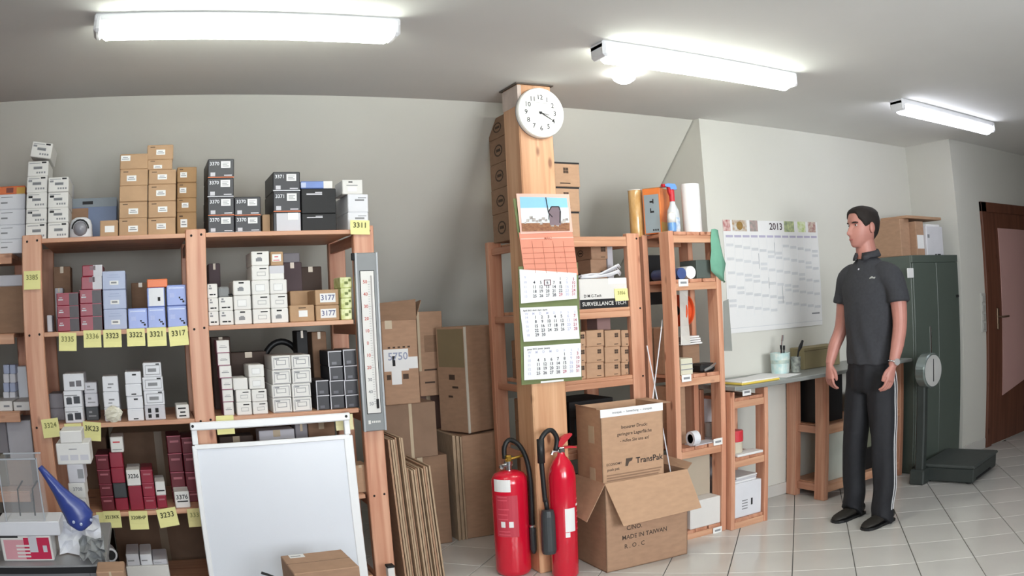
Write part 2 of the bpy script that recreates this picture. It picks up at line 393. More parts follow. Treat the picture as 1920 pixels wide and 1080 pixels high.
# ------------------------------------------------------------------ cartons
def chamf(wd, dp, ht, m, c=0.0034):
    return MB().box(-wd / 2, wd / 2, -dp / 2, dp / 2, 0, ht, c).mesh('carton', m)
def carton(name, label, cat, group, X0, X1, Z0, Z1, Yf, dp, m, rz=0.0):
    wd, ht = X1 - X0, Z1 - Z0
    o = put(name, chamf(wd, dp, ht, m), None, ((X0 + X1) / 2, Yf + dp / 2, Z0), (0, 0, rz)); tag(o, label, cat, group)
    o['_w'], o['_d'], o['_h'] = wd, dp, ht
    return o
def plate(o, name, u0, u1, v0, v1, m, t=0.0006, side='front'):
    """thin label stuck on a carton face, u and v are fractions of the face"""
    wd, dp, ht = o['_w'], o['_d'], o['_h']
    if side == 'front': b = MB().box(-wd / 2 + u0 * wd, -wd / 2 + u1 * wd, -dp / 2 - t, -dp / 2 + 0.0002, v0 * ht, v1 * ht)
    elif side == 'left': b = MB().box(-wd / 2 - t, -wd / 2 + 0.0002, dp / 2 - u1 * dp, dp / 2 - u0 * dp, v0 * ht, v1 * ht)
    elif side == 'right': b = MB().box(wd / 2 - 0.0002, wd / 2 + t, -dp / 2 + u0 * dp, -dp / 2 + u1 * dp, v0 * ht, v1 * ht)
    else: b = MB().box(-wd / 2 + u0 * wd, -wd / 2 + u1 * wd, -dp / 2 + v0 * dp, -dp / 2 + v1 * dp, ht - 0.0002, ht + t)
    return b.build(name, m, o)
def print_bars(o, rects, m=INKG, t=0.0005, name='print'):
    wd, dp, ht = o['_w'], o['_d'], o['_h']; b = MB()
    for u0, u1, v0, v1 in rects: b.box(-wd / 2 + u0 * wd, -wd / 2 + u1 * wd, -dp / 2 - t, -dp / 2 + 0.0002, v0 * ht, v1 * ht)
    q = b.build(name, m, o)
    if len(rects) > 1: q['kind'] = 'stuff'
    return q
def wr(o, s, u, v, size, m=INK, t=0.0012, tilt=0.0):
    return letter(o, s, -o['_w'] / 2 + u * o['_w'], -o['_d'] / 2 - t, v * o['_h'], size, m, tilt=tilt)
ORD = ['lowest', 'second from the bottom', 'third from the bottom', 'fourth from the bottom', 'fifth from the bottom', 'sixth from the bottom', 'seventh from the bottom']
def column(zb, xl, xr, yref, ys, Yf, dp, m, name, desc, where, group, deco, mats=None, xs=None, jit=0.012):
    """a stack read off the photo: ys = pixel rows of the box edges from the bottom up"""
    out = []; n = len(ys) - 1; z = zb
    for i in range(n):
        a, b = (xl, xr) if xs is None or xs[i] is None else xs[i]
        yy = yref if xs is None or xs[i] is None else (ys[i] + ys[i + 1]) / 2
        X0, X1 = at(a, yy, Y=Yf).x, at(b, yy, Y=Yf).x
        Z1 = at((a + b) / 2, ys[i + 1], Y=Yf).z
        if n == 1: pos = ''
        elif i == n - 1: pos = ', top of the column'
        else: pos = ', ' + ORD[i] + ' of the column'
        mm = mats[i] if mats else m
        lab = desc[i] if isinstance(desc, list) else desc
        o = carton(name, (lab + pos + ' ' + where), 'box', group, X0 + 0.0008, X1 - 0.0008, z + 0.0002, Z1, Yf + random.uniform(0, 0.006), dp, mm, random.uniform(-jit, jit))
        if deco: deco(o, i)
        z = Z1; out.append(o)
    return out
def d_white(o, i):
    k = random.random() * .06
    print_bars(o, [(.08, .62, .84, .88), (.28 + k, .70 + k, .46, .64)] + ([(.08, .26, .66, .78)] if i % 2 else []), INKG)
    print_bars(o, [(.42 + .12 * j + k, .50 + .12 * j + k, .18, .30) for j in range(4)], INKG, name='code_print')
    if i in (1, 2): print_bars(o, [(.1, .3, .66, .8)], INK, name='logo_print')
    else: print_bars(o, [(.68, .9, .84, .94)], INK, name='logo_print')
    print_bars(o, [(.30 + k, .68 + k, .53, .55)], INK, name='rule_print', t=.0008)
def d_kraftlabel(us):
    def f(o, i):
        if us[i] is None: return
        u, v = us[i]
        l = plate(o, 'label', u - .17, u + .17, v - .17, v + .17, PAPER, 0.0008)
        print_bars(o, [(u - .13, u + .13, v - .08, v - .03), (u - .1, u + .08, v + .03, v + .08)], INKG, 0.0011)
        print_bars(o, [(.12, .30, .82, .87)], INKB)
    return f
def d_black(o, i, num='3370'):
    plate(o, 'label', .50, .86, .52, .88, PAPER, 0.0008); print_bars(o, [(.56, .80, .60, .64), (.56, .74, .68, .72), (.56, .8, .76, .79)], INKG, .0011)
    plate(o, 'seal', .10, .28, .08, .28, GREYW, 0.0008)
    plate(o, 'colour_stripe', 0, 1, 0.0, 0.045, ORANGE if i % 2 else WHITE2, 0.0006)
    print_bars(o, [(.62, .92, .10, .15)], GREYW)
    wr(o, num, .25, .74, .024, WHITE2)
# ---- top shelf, left bay
Z0 = SZ[0]
col = column(Z0, 48, 87.5, 435, [445, 419, 391, 361, 330.5, 302], 3.899, 0.22, WHITE, 'product_carton', 'white printed carton', 'at far left of top shelf', 'white cartons on the top shelf', d_white)
z = max(o.location.z + o['_h'] for o in col)
o = carton('product_carton', 'white printed carton tilted on top of the far left column', 'box', 'white cartons on the top shelf', at(56, 287, Y=3.885).x, at(95, 287, Y=3.885).x, z + 0.013, z + 0.088, 3.885, 0.22, WHITE); d_white(o, 5); o.rotation_euler = (0, math.radians(9), 0)
col = column(Z0, 88.5, 127.5, 435, [445, 417, 389, 360, 332], 3.885, 0.22, WHITE, 'product_carton', 'white printed carton', 'next to kraft boxes, top shelf', 'white cartons on the top shelf', d_white)
for k, o in enumerate(col): o['label'] = 'white printed carton, ' + ['lowest', 'second', 'third', 'topmost'][k] + ' of the shorter white column on top shelf'
column(Z0, 92, 131, 420, [442, 419, 391, 362, 336], 4.13, 0.2, WHITE2, 'product_carton', 'hidden white carton', 'behind the shorter white column', 'white cartons on the top shelf', None)
o = column(Z0, 133, 219, 405, [438, 371], 4.16, 0.22, mat('dim_blue_card', '#5d6f92', 0.4, 0.1), 'blue_carton', 'flat blue and grey carton behind the small labelled box', '', None, None)[0]
plate(o, 'lid_band', 0, 1, .80, 1.0, mat('lid_grey', '#77818a', 0.4, 0.05)); plate(o, 'brown_panel', 0, .38, .2, .78, KRAFT_D); print_bars(o, [(.25, .48, .86, .93)], INK, .001)
o['label'] = 'blue carton with grey lid behind white dome on top shelf'
cd = empty('dome_camera', at(152, 443, Y=3.93), 0, 'white dome camera housing standing beside the white carton columns', 'camera'); cd.location.z = Z0 + .0005
MB().lathe([(.058, 0), (.06, .01), (.058, .06), (.05, .085), (.03, .097), (0, .1)], 24).build('housing', WHITE2, cd, smooth=True)
MB().lathe([(.0, .030), (.018, .027), (.03, .016), (.036, 0)], 20, (0, -.052, .039), 'y').build('dome', mat('dome_smoke', '#8e8d95', 0.15, 0.05), cd, smooth=True)
MB().tube([(.042 * math.cos(t), -.055, .04 + .042 * math.sin(t)) for t in [PI * k / 8 for k in range(9)]], .004, 6).build('trim_ring', INK, cd)
o = column(Z0, 187, 221.5, 428, [443, 413], 3.89, 0.12, CARD_B, 'kraft_carton', 'small kraft carton with one white label, standing alone on top shelf', '', None, None)[0]
plate(o, 'label', .27, .80, .27, .66, PAPER, .0008)
KL = 'kraft cartons on the top shelf'
column(Z0, 223, 276.5, 420, [441, 409, 378, 348, 317, 288], 3.885, 0.24, CARD_B, 'kraft_carton', 'brown carton', 'of left kraft stack, top shelf', KL, d_kraftlabel([(.5, .4), (.5, .42), None, (.42, .45), (.2, .72)]))
column(Z0, 277.5, 330, 420, [440, 408, 377, 345.5, 318, 299, 271], 3.885, 0.24, CARD_B, 'kraft_carton', 'brown carton', 'of middle kraft stack, top shelf', KL, d_kraftlabel([(.48, .5), (.52, .5), (.46, .48), (.5, .5), (.42, .3), (.52, .5)]), xs=[None, None, None, None, (276, 323.5), (276, 325.5)])
column(Z0, 331.5, 369, 420, [439, 398, 371, 342, 313], 4.0, 0.2, mat('brown_card_shade', '#a5825c', 0.8, 0.05, 20), 'kraft_carton', 'brown carton', 'of right kraft stack, top shelf', KL, d_kraftlabel([(.35, .55), (.42, .5), (.3, .5), (.33, .5)]))
# ---- top shelf, right bay
BL = 'black cartons on the top shelf'
column(Z0, 389.5, 439.5, 420, [436, 404, 369, 333, 298], 3.885, 0.26, BLACKC, 'black_carton', 'black carton numbered 3370', 'at left, top shelf', BL, d_black)
column(Z0, 440.5, 490, 420, [436, 404, 369], 3.885, 0.26, BLACKC, 'black_carton', 'black carton numbered 3370', 'of pair, top shelf', BL, d_black)
o = column(Z0, 491.5, 507, 420, [436, 402], 3.97, 0.2, CARD_B, 'kraft_carton', 'plain narrow kraft carton between black cartons on the top shelf', '', None, None)
c3 = column(Z0, 512, 563.5, 380, [434, 397, 358, 322], 3.885, 0.26, BLACKC, 'black_carton', 'black carton numbered 3371', 'of three, top shelf', BL, lambda o, i: d_black(o, i, '3371') if i else (plate(o, 'silver_panel', .12, 1, .0, .93, GREYW), plate(o, 'label', .54, .92, .58, .94, PAPER, .0012)))
cb = column(Z0, 565, 631, 400, [434, 400, 353], 3.895, 0.28, BLACKD, 'black_carton', 'wide plain black carton', 'below blue box', BL, lambda o, i: print_bars(o, [(.15, .6, .74, .80), (.4, .6, .82, .86)], GREYW))
zt = cb[-1].location.z + cb[-1]['_h']
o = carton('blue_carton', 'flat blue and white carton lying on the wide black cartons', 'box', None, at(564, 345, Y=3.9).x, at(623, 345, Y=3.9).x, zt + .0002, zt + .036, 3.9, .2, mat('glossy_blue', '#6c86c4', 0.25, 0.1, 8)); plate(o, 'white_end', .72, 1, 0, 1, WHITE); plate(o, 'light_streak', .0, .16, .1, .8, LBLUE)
cj = column(Z0, 652, 691, 398, [434, 398, 364], 3.899, 0.30, WHITE2, 'white_carton', 'white carton', 'at the right end of top shelf', 'white cartons at right end', lambda o, i: print_bars(o, [(.35, .8, .62, .72), (.5, .9, .78, .82)], INKG))
zt = cj[-1].location.z + cj[-1]['_h']
o = carton('white_carton', 'small white carton with label crowning the right end of top shelf', 'box', None, at(642, 350, Y=3.9).x, at(680, 350, Y=3.9).x, zt + .0002, at(660, 337, Y=3.9).z, 3.9, .16, WHITE)
plate(o, 'label', .25, .7, .18, .5, PAPER, .0009); print_bars(o, [(.3, .5, .80, .88)], INK); print_bars(o, [(.2, .75, .58, .64)], INKG, name='caption_print')
# ---- second shelf, left bay
Z0 = SZ[1]
def d_red(o, i):
    plate(o, 'photo_panel', .58, 1, .0, .95, mat('dark_photo', '#3a3136', 0.4, 0.2, 20), .0006); print_bars(o, [(.08, .3, .42, .52), (.12, .26, .6, .66)], GREYW)
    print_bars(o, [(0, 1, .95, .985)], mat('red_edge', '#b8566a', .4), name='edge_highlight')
RG = 'red cartons on the second shelf'
o = column(Z0, 88, 98, 610, [623, 591], 3.93, 0.1, GREYW, 'white_carton', 'small plain whitish carton against the leftmost upright, second shelf', '', None, None)
column(Z0, 107.5, 149, 605, [620, 596, 573, 549], 3.89, 0.2, REDC, 'red_carton', 'red carton', 'of shorter red stack, second shelf', RG, d_red)
column(Z0, 150.5, 192, 605, [620, 593, 569, 543, 518, 497], 3.89, 0.2, REDC, 'red_carton', 'red carton', 'of taller red stack, second shelf', RG, lambda o, i: d_red(o, i) if i < 3 else (plate(o, 'shiny_wrap', .55, 1, 0, 1, GREYW), plate(o, 'window', .38, .66, .55, .95, mat('plum', '#5d2234', .3))), xs=[None, None, None, (152, 191), (154, 192.5)])
def d_lblue(o, i): plate(o, 'label', .32, .70, .26, .48, PAPER, .0008); print_bars(o, [(.38, .62, .33, .42)], INKG, .0011); print_bars(o, [(.3, .7, .78, .80), (.22, .78, .66, .68)], mat('faint_blue_print', '#8f9cc0', .6), name='fine_print')
column(Z0, 194, 238, 600, [619, 580, 543, 508], 3.885, 0.22, LBLUE, 'pale_blue_carton', 'pale blue carton', 'in second shelf', 'pale blue cartons', d_lblue)
def d_blue(o, i):
    print_bars(o, [(.10, .9, .82, .88)], mat('light_blue_print', '#c3cff2', .4)); print_bars(o, [(.62, .70, .34, .42), (.68, .84, .26, .32), (.80, .90, .14, .24)], INK, name='plug_print')
    print_bars(o, [(.15, .4, .4, .6)], mat('haze_blue', '#a5b2e2', .4), name='glow_print')
BG = 'blue cartons on the second shelf'
column(Z0, 240, 276.5, 596, [616, 578], 3.885, 0.2, BLUE, 'blue_carton', 'single blue carton right of the pale blue column, second shelf', '', BG, d_blue)
cc = column(Z0, 277.5, 311, 596, [616, 575.5, 539], 3.885, 0.2, BLUE, 'blue_carton', 'blue carton', 'under orange box', BG, lambda o, i: d_blue(o, i) if not i else (d_blue(o, i), plate(o, 'plastic_sleeve', .1, .95, .05, .97, WHITE2, .001), print_bars(o, [(.6, .75, .3, .5)], INK, .0014, 'logo_print')))
zt = cc[-1].location.z + cc[-1]['_h']
carton('orange_carton', 'flat orange carton lying on the blue cartons, second shelf', 'box', None, at(275.5, 530, Y=3.89).x, at(314, 530, Y=3.89).x, zt + .0002, at(294, 523, Y=3.89).z, 3.89, .12, mat('bright_orange', '#e2733a', .4))
column(Z0, 314, 351, 590, [615, 573, 534], 3.89, 0.2, BLUE, 'blue_carton', 'blue carton', 'beside the middle upright', BG, d_blue)
# dim cartons standing at the back of the second shelf
BK = 'dim cartons at the back of the rack'
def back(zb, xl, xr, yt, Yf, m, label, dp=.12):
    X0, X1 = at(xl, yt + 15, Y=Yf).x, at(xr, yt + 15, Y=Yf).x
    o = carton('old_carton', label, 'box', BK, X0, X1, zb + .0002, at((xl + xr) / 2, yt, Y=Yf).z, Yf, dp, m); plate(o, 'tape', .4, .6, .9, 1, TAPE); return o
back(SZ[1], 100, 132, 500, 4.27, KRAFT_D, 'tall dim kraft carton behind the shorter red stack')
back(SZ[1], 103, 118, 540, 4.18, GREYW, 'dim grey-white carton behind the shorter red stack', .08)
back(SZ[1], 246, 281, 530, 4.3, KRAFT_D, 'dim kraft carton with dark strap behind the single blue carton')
# ---- second shelf, right bay
def d_wlab(o, i):
    k = random.choice((0, 1, 2))
    if k == 0: plate(o, 'label', .22, .74, .25, .70, PAPER, .0007); print_bars(o, [(.22, .74, .24, .255), (.22, .74, .695, .71), (.22, .23, .25, .7), (.73, .74, .25, .7)], INKG, .001)
    elif k == 1: print_bars(o, [(.25, .6, .30, .52), (.33, .55, .52, .58)], INKG); print_bars(o, [(.32, .62, .80, .90)], INK, name='number_print')
    else: print_bars(o, [(.45, .85, .76, .84)], INK, name='number_print'); print_bars(o, [(.3, .78, .3, .33), (.3, .78, .55, .58), (.3, .32, .3, .58), (.76, .78, .3, .58)], INKG)
def d_small(o, i): print_bars(o, [(.15, .45, .62, .74), (.2, .35, .80, .92)], INKG); print_bars(o, [(.2, .55, .2, .3), (.6, .8, .2, .3)], INK, name='number_print')
WG = 'white cartons on the second shelf'
column(Z0, 391, 410.5, 596, [610, 584, 559, 532], 3.885, 0.16, WHITE, 'white_carton', 'narrow white carton', 'beside the middle upright', WG, d_small)
cq = column(Z0, 411.5, 438.5, 596, [610, 583, 557], 3.885, 0.16, WHITE, 'white_carton', 'narrow white carton', 'under grey adapter', WG, d_small)
zt = cq[-1].location.z + cq[-1]['_h']
ad = empty('grey_adapter', (at(418, 550, Y=3.93).x, 3.95, zt), .3, 'small grey device lying on the narrow white cartons, second shelf', 'adapter')
MB().box(-.028, .028, -.03, .03, 0, .05, .008).build('case', MGREY, ad); MB().tube([(.02, -.03, .012), (.03, -.045, .012), (.038, -.045, .008)], .004, 6).build('lead', INK, ad)
column(Z0, 439.5, 472.5, 596, [610, 581, 554, 526], 3.885, 0.2, WHITE, 'white_carton', 'white carton', 'of the three-high column', WG, d_wlab)
column(Z0, 474, 507.5, 592, [609, 579, 552, 525.5, 498, 471], 3.885, 0.2, WHITE, 'white_carton', 'white carton', 'in second shelf tallest column', WG, d_wlab, xs=[None, None, None, (472, 505.5), (471, 505)])
cl = column(Z0, 508.5, 541, 592, [608, 578, 551, 524, 498], 3.885, 0.2, WHITE, 'white_carton', 'white carton', 'next to tallest column', WG, lambda o, i: d_wlab(o, i) if i < 3 else plate(o, 'grey_lid', 0, 1, .45, 1, GREYW), xs=[None, None, None, (505, 533)])
zt = cl[-1].location.z + cl[-1]['_h']
o = carton('kraft_carton', 'small kraft carton with pink-edged label high beside white cartons', 'box', None, at(507.5, 484, Y=3.89).x, at(531, 484, Y=3.89).x, zt + .0002, at(519, 472, Y=3.89).z, 3.89, .2, CARD_B); plate(o, 'label', .12, .82, .3, .82, PAPER, .0008); print_bars(o, [(.2, .7, .36, .42), (.3, .6, .6, .68)], REDP, .0011)
o = column(Z0, 544, 590.5, 590, [606, 572], 3.885, 0.2, CARD_B, 'kraft_carton', 'kraft carton with small white label in second shelf', '', None, lambda o, i: (plate(o, 'label', .36, .72, .30, .68, PAPER, .0008), print_bars(o, [(.36, .66, .80, .86)], INKB)))[0]
zt = o.location.z + o['_h']
carton('kraft_carton', 'dim plain kraft carton standing behind labelled kraft carton, second shelf', 'box', None, at(544, 558, Y=4.09).x, at(591, 558, Y=4.09).x, SZ[1] + .0002, at(566, 545, Y=4.09).z, 4.09, .1, CARD_B)
column(Z0, 592.5, 637, 586, [604, 572, 543], 3.885, 0.2, CARD_B, 'kraft_carton', ['kraft carton with handwritten 3177 label', 'kraft carton with handwritten 3177 label'], 'in second shelf', 'labelled kraft cartons', lambda o, i: (plate(o, 'label', .20, .86, .18, .76, PAPER, .0008), wr(o, '3177', .53, .47, .035, mat('pen_blue', '#5a5f86', .6), .0014)))
column(Z0, 640, 661, 586, [602, 579, 559, 540, 519.5], 3.875, 0.12, YGREEN, 'yellow_pack', 'yellow-green foil pack', 'by thermometer', 'yellow-green packs', lambda o, i: print_bars(o, [(.35, .65, .35, .6), (.7, .9, .6, .85)], mat('olive_print', '#6d7a35', .5)), xs=[None, None, None, (637, 660)], jit=.04)
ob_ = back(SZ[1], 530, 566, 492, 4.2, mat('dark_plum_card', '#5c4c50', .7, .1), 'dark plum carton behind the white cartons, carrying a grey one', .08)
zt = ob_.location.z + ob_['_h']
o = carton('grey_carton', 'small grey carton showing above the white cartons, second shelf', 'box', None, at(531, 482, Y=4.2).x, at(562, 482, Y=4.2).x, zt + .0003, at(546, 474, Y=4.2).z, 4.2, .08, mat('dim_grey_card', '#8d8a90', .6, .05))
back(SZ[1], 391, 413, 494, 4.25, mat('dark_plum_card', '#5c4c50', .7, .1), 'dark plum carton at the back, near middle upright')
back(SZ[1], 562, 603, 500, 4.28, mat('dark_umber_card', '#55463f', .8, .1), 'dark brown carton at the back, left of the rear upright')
# ---- third shelf, left bay
Z0 = SZ[2]
column(Z0, 93, 120, 760, [793, 781 - 15, 738], 4.02, 0.15, mat('dim_grey_card', '#8d8a90', .6, .05), 'grey_carton', 'dim grey carton', 'behind camera cartons', 'grey cartons', None)
def d_cam(o, i):
    if i == 2: print_bars(o, [(.30, .55, .25, .55), (.62, .88, .25, .60)], mat('faded_print', '#6e6b70', .6)); return
    print_bars(o, [(.14, .44, .18, .58), (.54, .88, .22, .66)], mat('lens_print', '#22252e', .4), name='camera_print'); print_bars(o, [(.05, .75, .70, .75)], INKG); print_bars(o, [(.2, .4, .58, .64)], INKG, name='shade_print')
cm = column(Z0, 121, 156, 775, [795, 764, 733, 701], 3.885, 0.2, WHITE2, 'camera_carton', ['white carton printed with two black cameras', 'white carton printed with two black cameras', 'greyish carton with faded camera print'], '', 'camera cartons on the third shelf', d_cam, xs=[None, None, (118, 157)])
column(Z0, 161, 185.5, 775, [794, 763, 738, 717], 3.96, 0.14, GREYW, 'small_carton', 'small grey carton', 'right of camera cartons', 'small grey cartons', lambda o, i: print_bars(o, [(.2, .8, .3, .38), (.25, .5, .55, .7)], INKG), mats=[DGREY, GREYW, GREYW])
cm3 = column(Z0, 196, 226, 775, [793, 764, 735, 705.5], 3.9, 0.16, WHITE2, 'white_carton', 'whitish carton', 'over crumpled bag', 'whitish cartons', lambda o, i: print_bars(o, [(.35, .7, .45, .55), (.3, .55, .25, .32)], INKG))
def crumple(name, label, cat, loc, sx, sy, sz, m, seed, nu=14, nv=9):
    rnd = random.Random(seed); rs = []
    for j in range(nv):
        t = j / (nv - 1); ring = []
        for k in range(nu):
            a = 2 * PI * k / nu; q = (1 - abs(2 * t - 1) ** 2.5 * .75) * (1 + rnd.uniform(-.2, .2))
            ring.append((sx * math.cos(a) * q, sy * math.sin(a) * q, max(0, sz * (t + rnd.uniform(-.06, .06)) if j else 0)))
        rs.append(ring)
    return tag(MB().rings(rs).build(name, m, None, loc), label, cat)
PLAST = mat('clear_bag', '#cfc9b2', 0.2, 0.15, 20, hex2='#e9e6dc')
p = at(214, 790, Y=3.872); crumple('plastic_bag', 'crumpled yellowish plastic bag lying in the third shelf', 'bag', (p.x, 3.862, Z0 + .0005), .042, .014, .075, PLAST, 5)
column(Z0, 238.5, 269.5, 770, [792, 767, 743, 720, 697], 3.885, 0.18, WHITE2, 'white_carton', 'small white carton', 'of four, third shelf', 'small white cartons', lambda o, i: print_bars(o, [(.45, .7, .70, .82)] if i % 2 else [(.35, .65, .12, .22)], INK))
column(Z0, 270.5, 309.5, 760, [790, 760, 733, 707, 680], 3.885, 0.18, WHITE2, 'white_carton', ['grey carton printed with two black grids', 'white framed-print carton', 'white framed-print carton', 'white framed-print carton'], 'third shelf', 'framed-print cartons', lambda o, i: (print_bars(o, [(.12, .92, .16, .2), (.12, .92, .78, .82), (.12, .14, .16, .8), (.9, .92, .16, .8), (.26, .72, .36, .6)], INKG), print_bars(o, [(.7, .9, .84, .93)], INK, name='logo_print')) if i else print_bars(o, [(.16, .32, .15, .4), (.16, .32, .5, .8), (.52, .68, .15, .4), (.52, .68, .5, .8)], INK), mats=[GREYW, WHITE2, WHITE2, WHITE2], xs=[None, None, None, (268, 303)])
o = column(Z0, 330, 355, 772, [786, 759], 3.89, 0.12, WHITE, 'white_carton', 'small white carton with three lines of handwriting, third shelf', '', None, lambda o, i: print_bars(o, [(.15, .75, .70, .80), (.3, .7, .42, .52), (.2, .75, .15, .25)], INK))
# ---- third shelf, right bay
def d_edge(o, i): print_bars(o, [(0, 1, .0, .06)], mat('plum_edge', '#8a4763', .5), name='edge_print'); print_bars(o, [(.2, .8, .42, .48), (.3, .7, .55, .58)], INKG); plate(o, 'plum_side', 0, 1, 0, 1, mat('plum_edge', '#8a4763', .5), side='left')
column(Z0, 420, 439, 765, [779, 754, 731, 709, 685.5, 662, 638], 3.89, 0.14, WHITE, 'white_carton', 'white carton with plum edge', 'by middle upright', 'plum-edged white cartons', d_edge, xs=[(419, 439), (417, 438), (415, 436), (411, 434.5), (408, 431.5), (406, 430.5)])
c1 = column(Z0, 444, 473, 765, [778, 754, 731], 3.885, 0.18, WHITE, 'white_carton', 'white carton', 'in low block, left', 'white block cartons', d_wlab)
c2 = column(Z0, 474, 503, 765, [777, 753, 730], 3.885, 0.18, WHITE, 'white_carton', 'white carton', 'in low block, right', 'white block cartons', d_wlab)
zt = max(c1[-1].location.z + c1[-1]['_h'], c2[-1].location.z + c2[-1]['_h'])
c4 = column(zt, 467, 497, 720, [729, 707, 684], 3.89, 0.18, WHITE, 'white_carton', 'white carton', 'standing on low block', 'white block cartons', d_wlab)
zt = c1[-1].location.z + c1[-1]['_h']
o = column(zt, 437, 465, 720, [730, 709], 3.89, 0.18, WHITE, 'white_carton', 'plain white carton resting left on the low white block, third shelf', '', None, None)
def d_frame(o, i): print_bars(o, [(.08, .95, .04, .09), (.12, .92, .84, .88), (.10, .13, .15, .86), (.89, .92, .15, .86), (.24, .74, .36, .4), (.24, .74, .66, .7), (.24, .27, .36, .7), (.71, .74, .36, .7)], INKG); print_bars(o, [(.16, .4, .74, .82)], INKG, name='logo_print')
column(Z0, 511.5, 548, 760, [775, 746, 721, 694, 667], 3.885, 0.24, WHITE, 'white_carton', 'white framed carton', 'of left framed column', 'white framed cartons', d_frame, xs=[None, None, (510, 546), (509, 545.5)])
column(Z0, 549.5, 585.5, 760, [774, 745.5, 719, 692, 665.5], 3.885, 0.24, WHITE, 'white_carton', 'white framed carton', 'of right framed column', 'white framed cartons', d_frame, xs=[None, None, (547.5, 584), (546.5, 583)])
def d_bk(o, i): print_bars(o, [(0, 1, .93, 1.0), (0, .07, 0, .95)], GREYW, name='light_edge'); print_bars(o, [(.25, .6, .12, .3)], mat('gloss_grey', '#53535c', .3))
column(Z0, 594, 618.5, 750, [770, 741, 713], 3.885, 0.2, BLACKC, 'black_carton', 'black light-edged carton', 'of low left column', 'black light-edged cartons', d_bk)
column(Z0, 619.5, 646.5, 750, [770, 741, 713, 687, 658], 3.885, 0.2, BLACKC, 'black_carton', 'black light-edged carton', 'of middle column', 'black light-edged cartons', d_bk, xs=[None, None, (617.5, 644), (615.5, 642)])
column(Z0, 647.5, 673, 750, [769, 740, 712, 685, 655], 3.885, 0.2, BLACKC, 'black_carton', 'black light-edged carton', 'next to the thermometer', 'black light-edged cartons', d_bk, xs=[None, None, (645.5, 671), (643.5, 668)])
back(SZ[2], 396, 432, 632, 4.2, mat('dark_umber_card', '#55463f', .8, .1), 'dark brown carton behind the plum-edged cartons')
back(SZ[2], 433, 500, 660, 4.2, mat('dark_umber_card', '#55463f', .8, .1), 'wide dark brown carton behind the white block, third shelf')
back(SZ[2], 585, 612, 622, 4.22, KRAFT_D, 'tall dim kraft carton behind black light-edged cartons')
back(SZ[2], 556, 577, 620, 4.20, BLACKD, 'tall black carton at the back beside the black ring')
p = at(533, 664, Y=4.3)
tag(MB().tube([(p.x + .11 * math.cos(2 * PI * k / 32), 4.385, Z0 + .17 + .152 * math.sin(2 * PI * k / 32)) for k in range(32)], .017, 10, True).build('cable_coil', RUBBER, None, smooth=True), 'black round cable coil standing at the back of the third shelf', 'coil')
# ---- fourth shelf, left bay
Z0 = SZ[3]
DG = 'dark red cartons on the lower shelf'
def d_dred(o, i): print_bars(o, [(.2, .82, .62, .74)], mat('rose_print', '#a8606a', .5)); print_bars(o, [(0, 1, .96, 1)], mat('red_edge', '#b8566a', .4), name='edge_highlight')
column(Z0, 189, 214, 940, [963, 931, 908, 881, 853], 3.9, 0.2, REDD, 'dark_red_carton', 'dark red carton', 'of leftmost column', DG, d_dred)
ca = column(Z0, 215, 240, 940, [962, 934, 906, 877, 848], 3.89, 0.2, REDC, 'dark_red_carton', 'deep red carton', 'under small white carton', DG, None, mats=[REDC, DGREY, REDC, REDC])
zt = ca[-1].location.z + ca[-1]['_h']
o = carton('white_carton', 'small white carton with printed line on top of the red column', 'box', None, at(207, 833, Y=3.89).x, at(231, 833, Y=3.89).x, zt + .0002, at(219, 819, Y=3.89).z, 3.89, .14, WHITE); print_bars(o, [(.2, .75, .62, .70)], REDP); print_bars(o, [(.12, .85, .15, .2)], INKG, name='frame_print')
cb2 = column(Z0, 243, 269, 940, [960, 911, 881], 3.885, 0.18, REDC, 'dark_red_carton', ['tall red carton', 'white carton numbered 3236'], 'in lower shelf', DG, lambda o, i: wr(o, '3236', .5, .6, .028) if i else None, mats=[REDC, WHITE])
column(Z0, 270, 293, 940, [960, 955, 932, 906, 881], 3.89, 0.2, REDC, 'dark_red_carton', ['flat white pad', 'red carton', 'red carton', 'red carton'], 'in lower shelf centre', DG, lambda o, i: d_dred(o, i) if i else None, mats=[WHITE2, REDC, REDC, REDC])
column(Z0, 294, 313, 940, [959, 929, 903], 3.9, 0.18, REDC, 'dark_red_carton', ['small red carton', 'white carton with dark printed band'], 'in lower shelf', DG, lambda o, i: print_bars(o, [(.1, .9, .3, .4)], INK) if i else d_dred(o, i), mats=[REDC, WHITE])
o = column(Z0, 327.5, 356, 938, [956, 922], 3.88, 0.12, WHITE, 'white_carton', 'white carton numbered 3376 beside the whiteboard, lower shelf', '', None, lambda o, i: (wr(o, '3376', .5, .66, .03), print_bars(o, [(.15, .88, .36, .44)], INK)))
column(Z0, 320, 347, 900, [960, 921, 885, 850, 817], 4.01, 0.2, REDD, 'dark_red_carton', 'dark red carton', 'of right rear column', DG, d_dred)
column(Z0, 348, 372, 900, [958, 921, 885, 850, 820], 4.0, 0.2, REDD, 'dark_red_carton', 'dark red carton', 'by middle upright', DG, d_dred)
# fourth shelf, right bay: what shows above the whiteboard and right of it
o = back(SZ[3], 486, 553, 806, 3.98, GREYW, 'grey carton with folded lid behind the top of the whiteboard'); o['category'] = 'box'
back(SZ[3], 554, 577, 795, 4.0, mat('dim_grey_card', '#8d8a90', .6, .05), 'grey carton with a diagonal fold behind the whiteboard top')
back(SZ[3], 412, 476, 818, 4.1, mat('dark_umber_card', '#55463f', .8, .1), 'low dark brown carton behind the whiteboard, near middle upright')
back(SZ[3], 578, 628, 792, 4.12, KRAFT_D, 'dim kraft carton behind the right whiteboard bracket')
back(SZ[3], 662, 690, 872, 3.9, KRAFT_L, 'pale kraft carton between whiteboard and right upright')
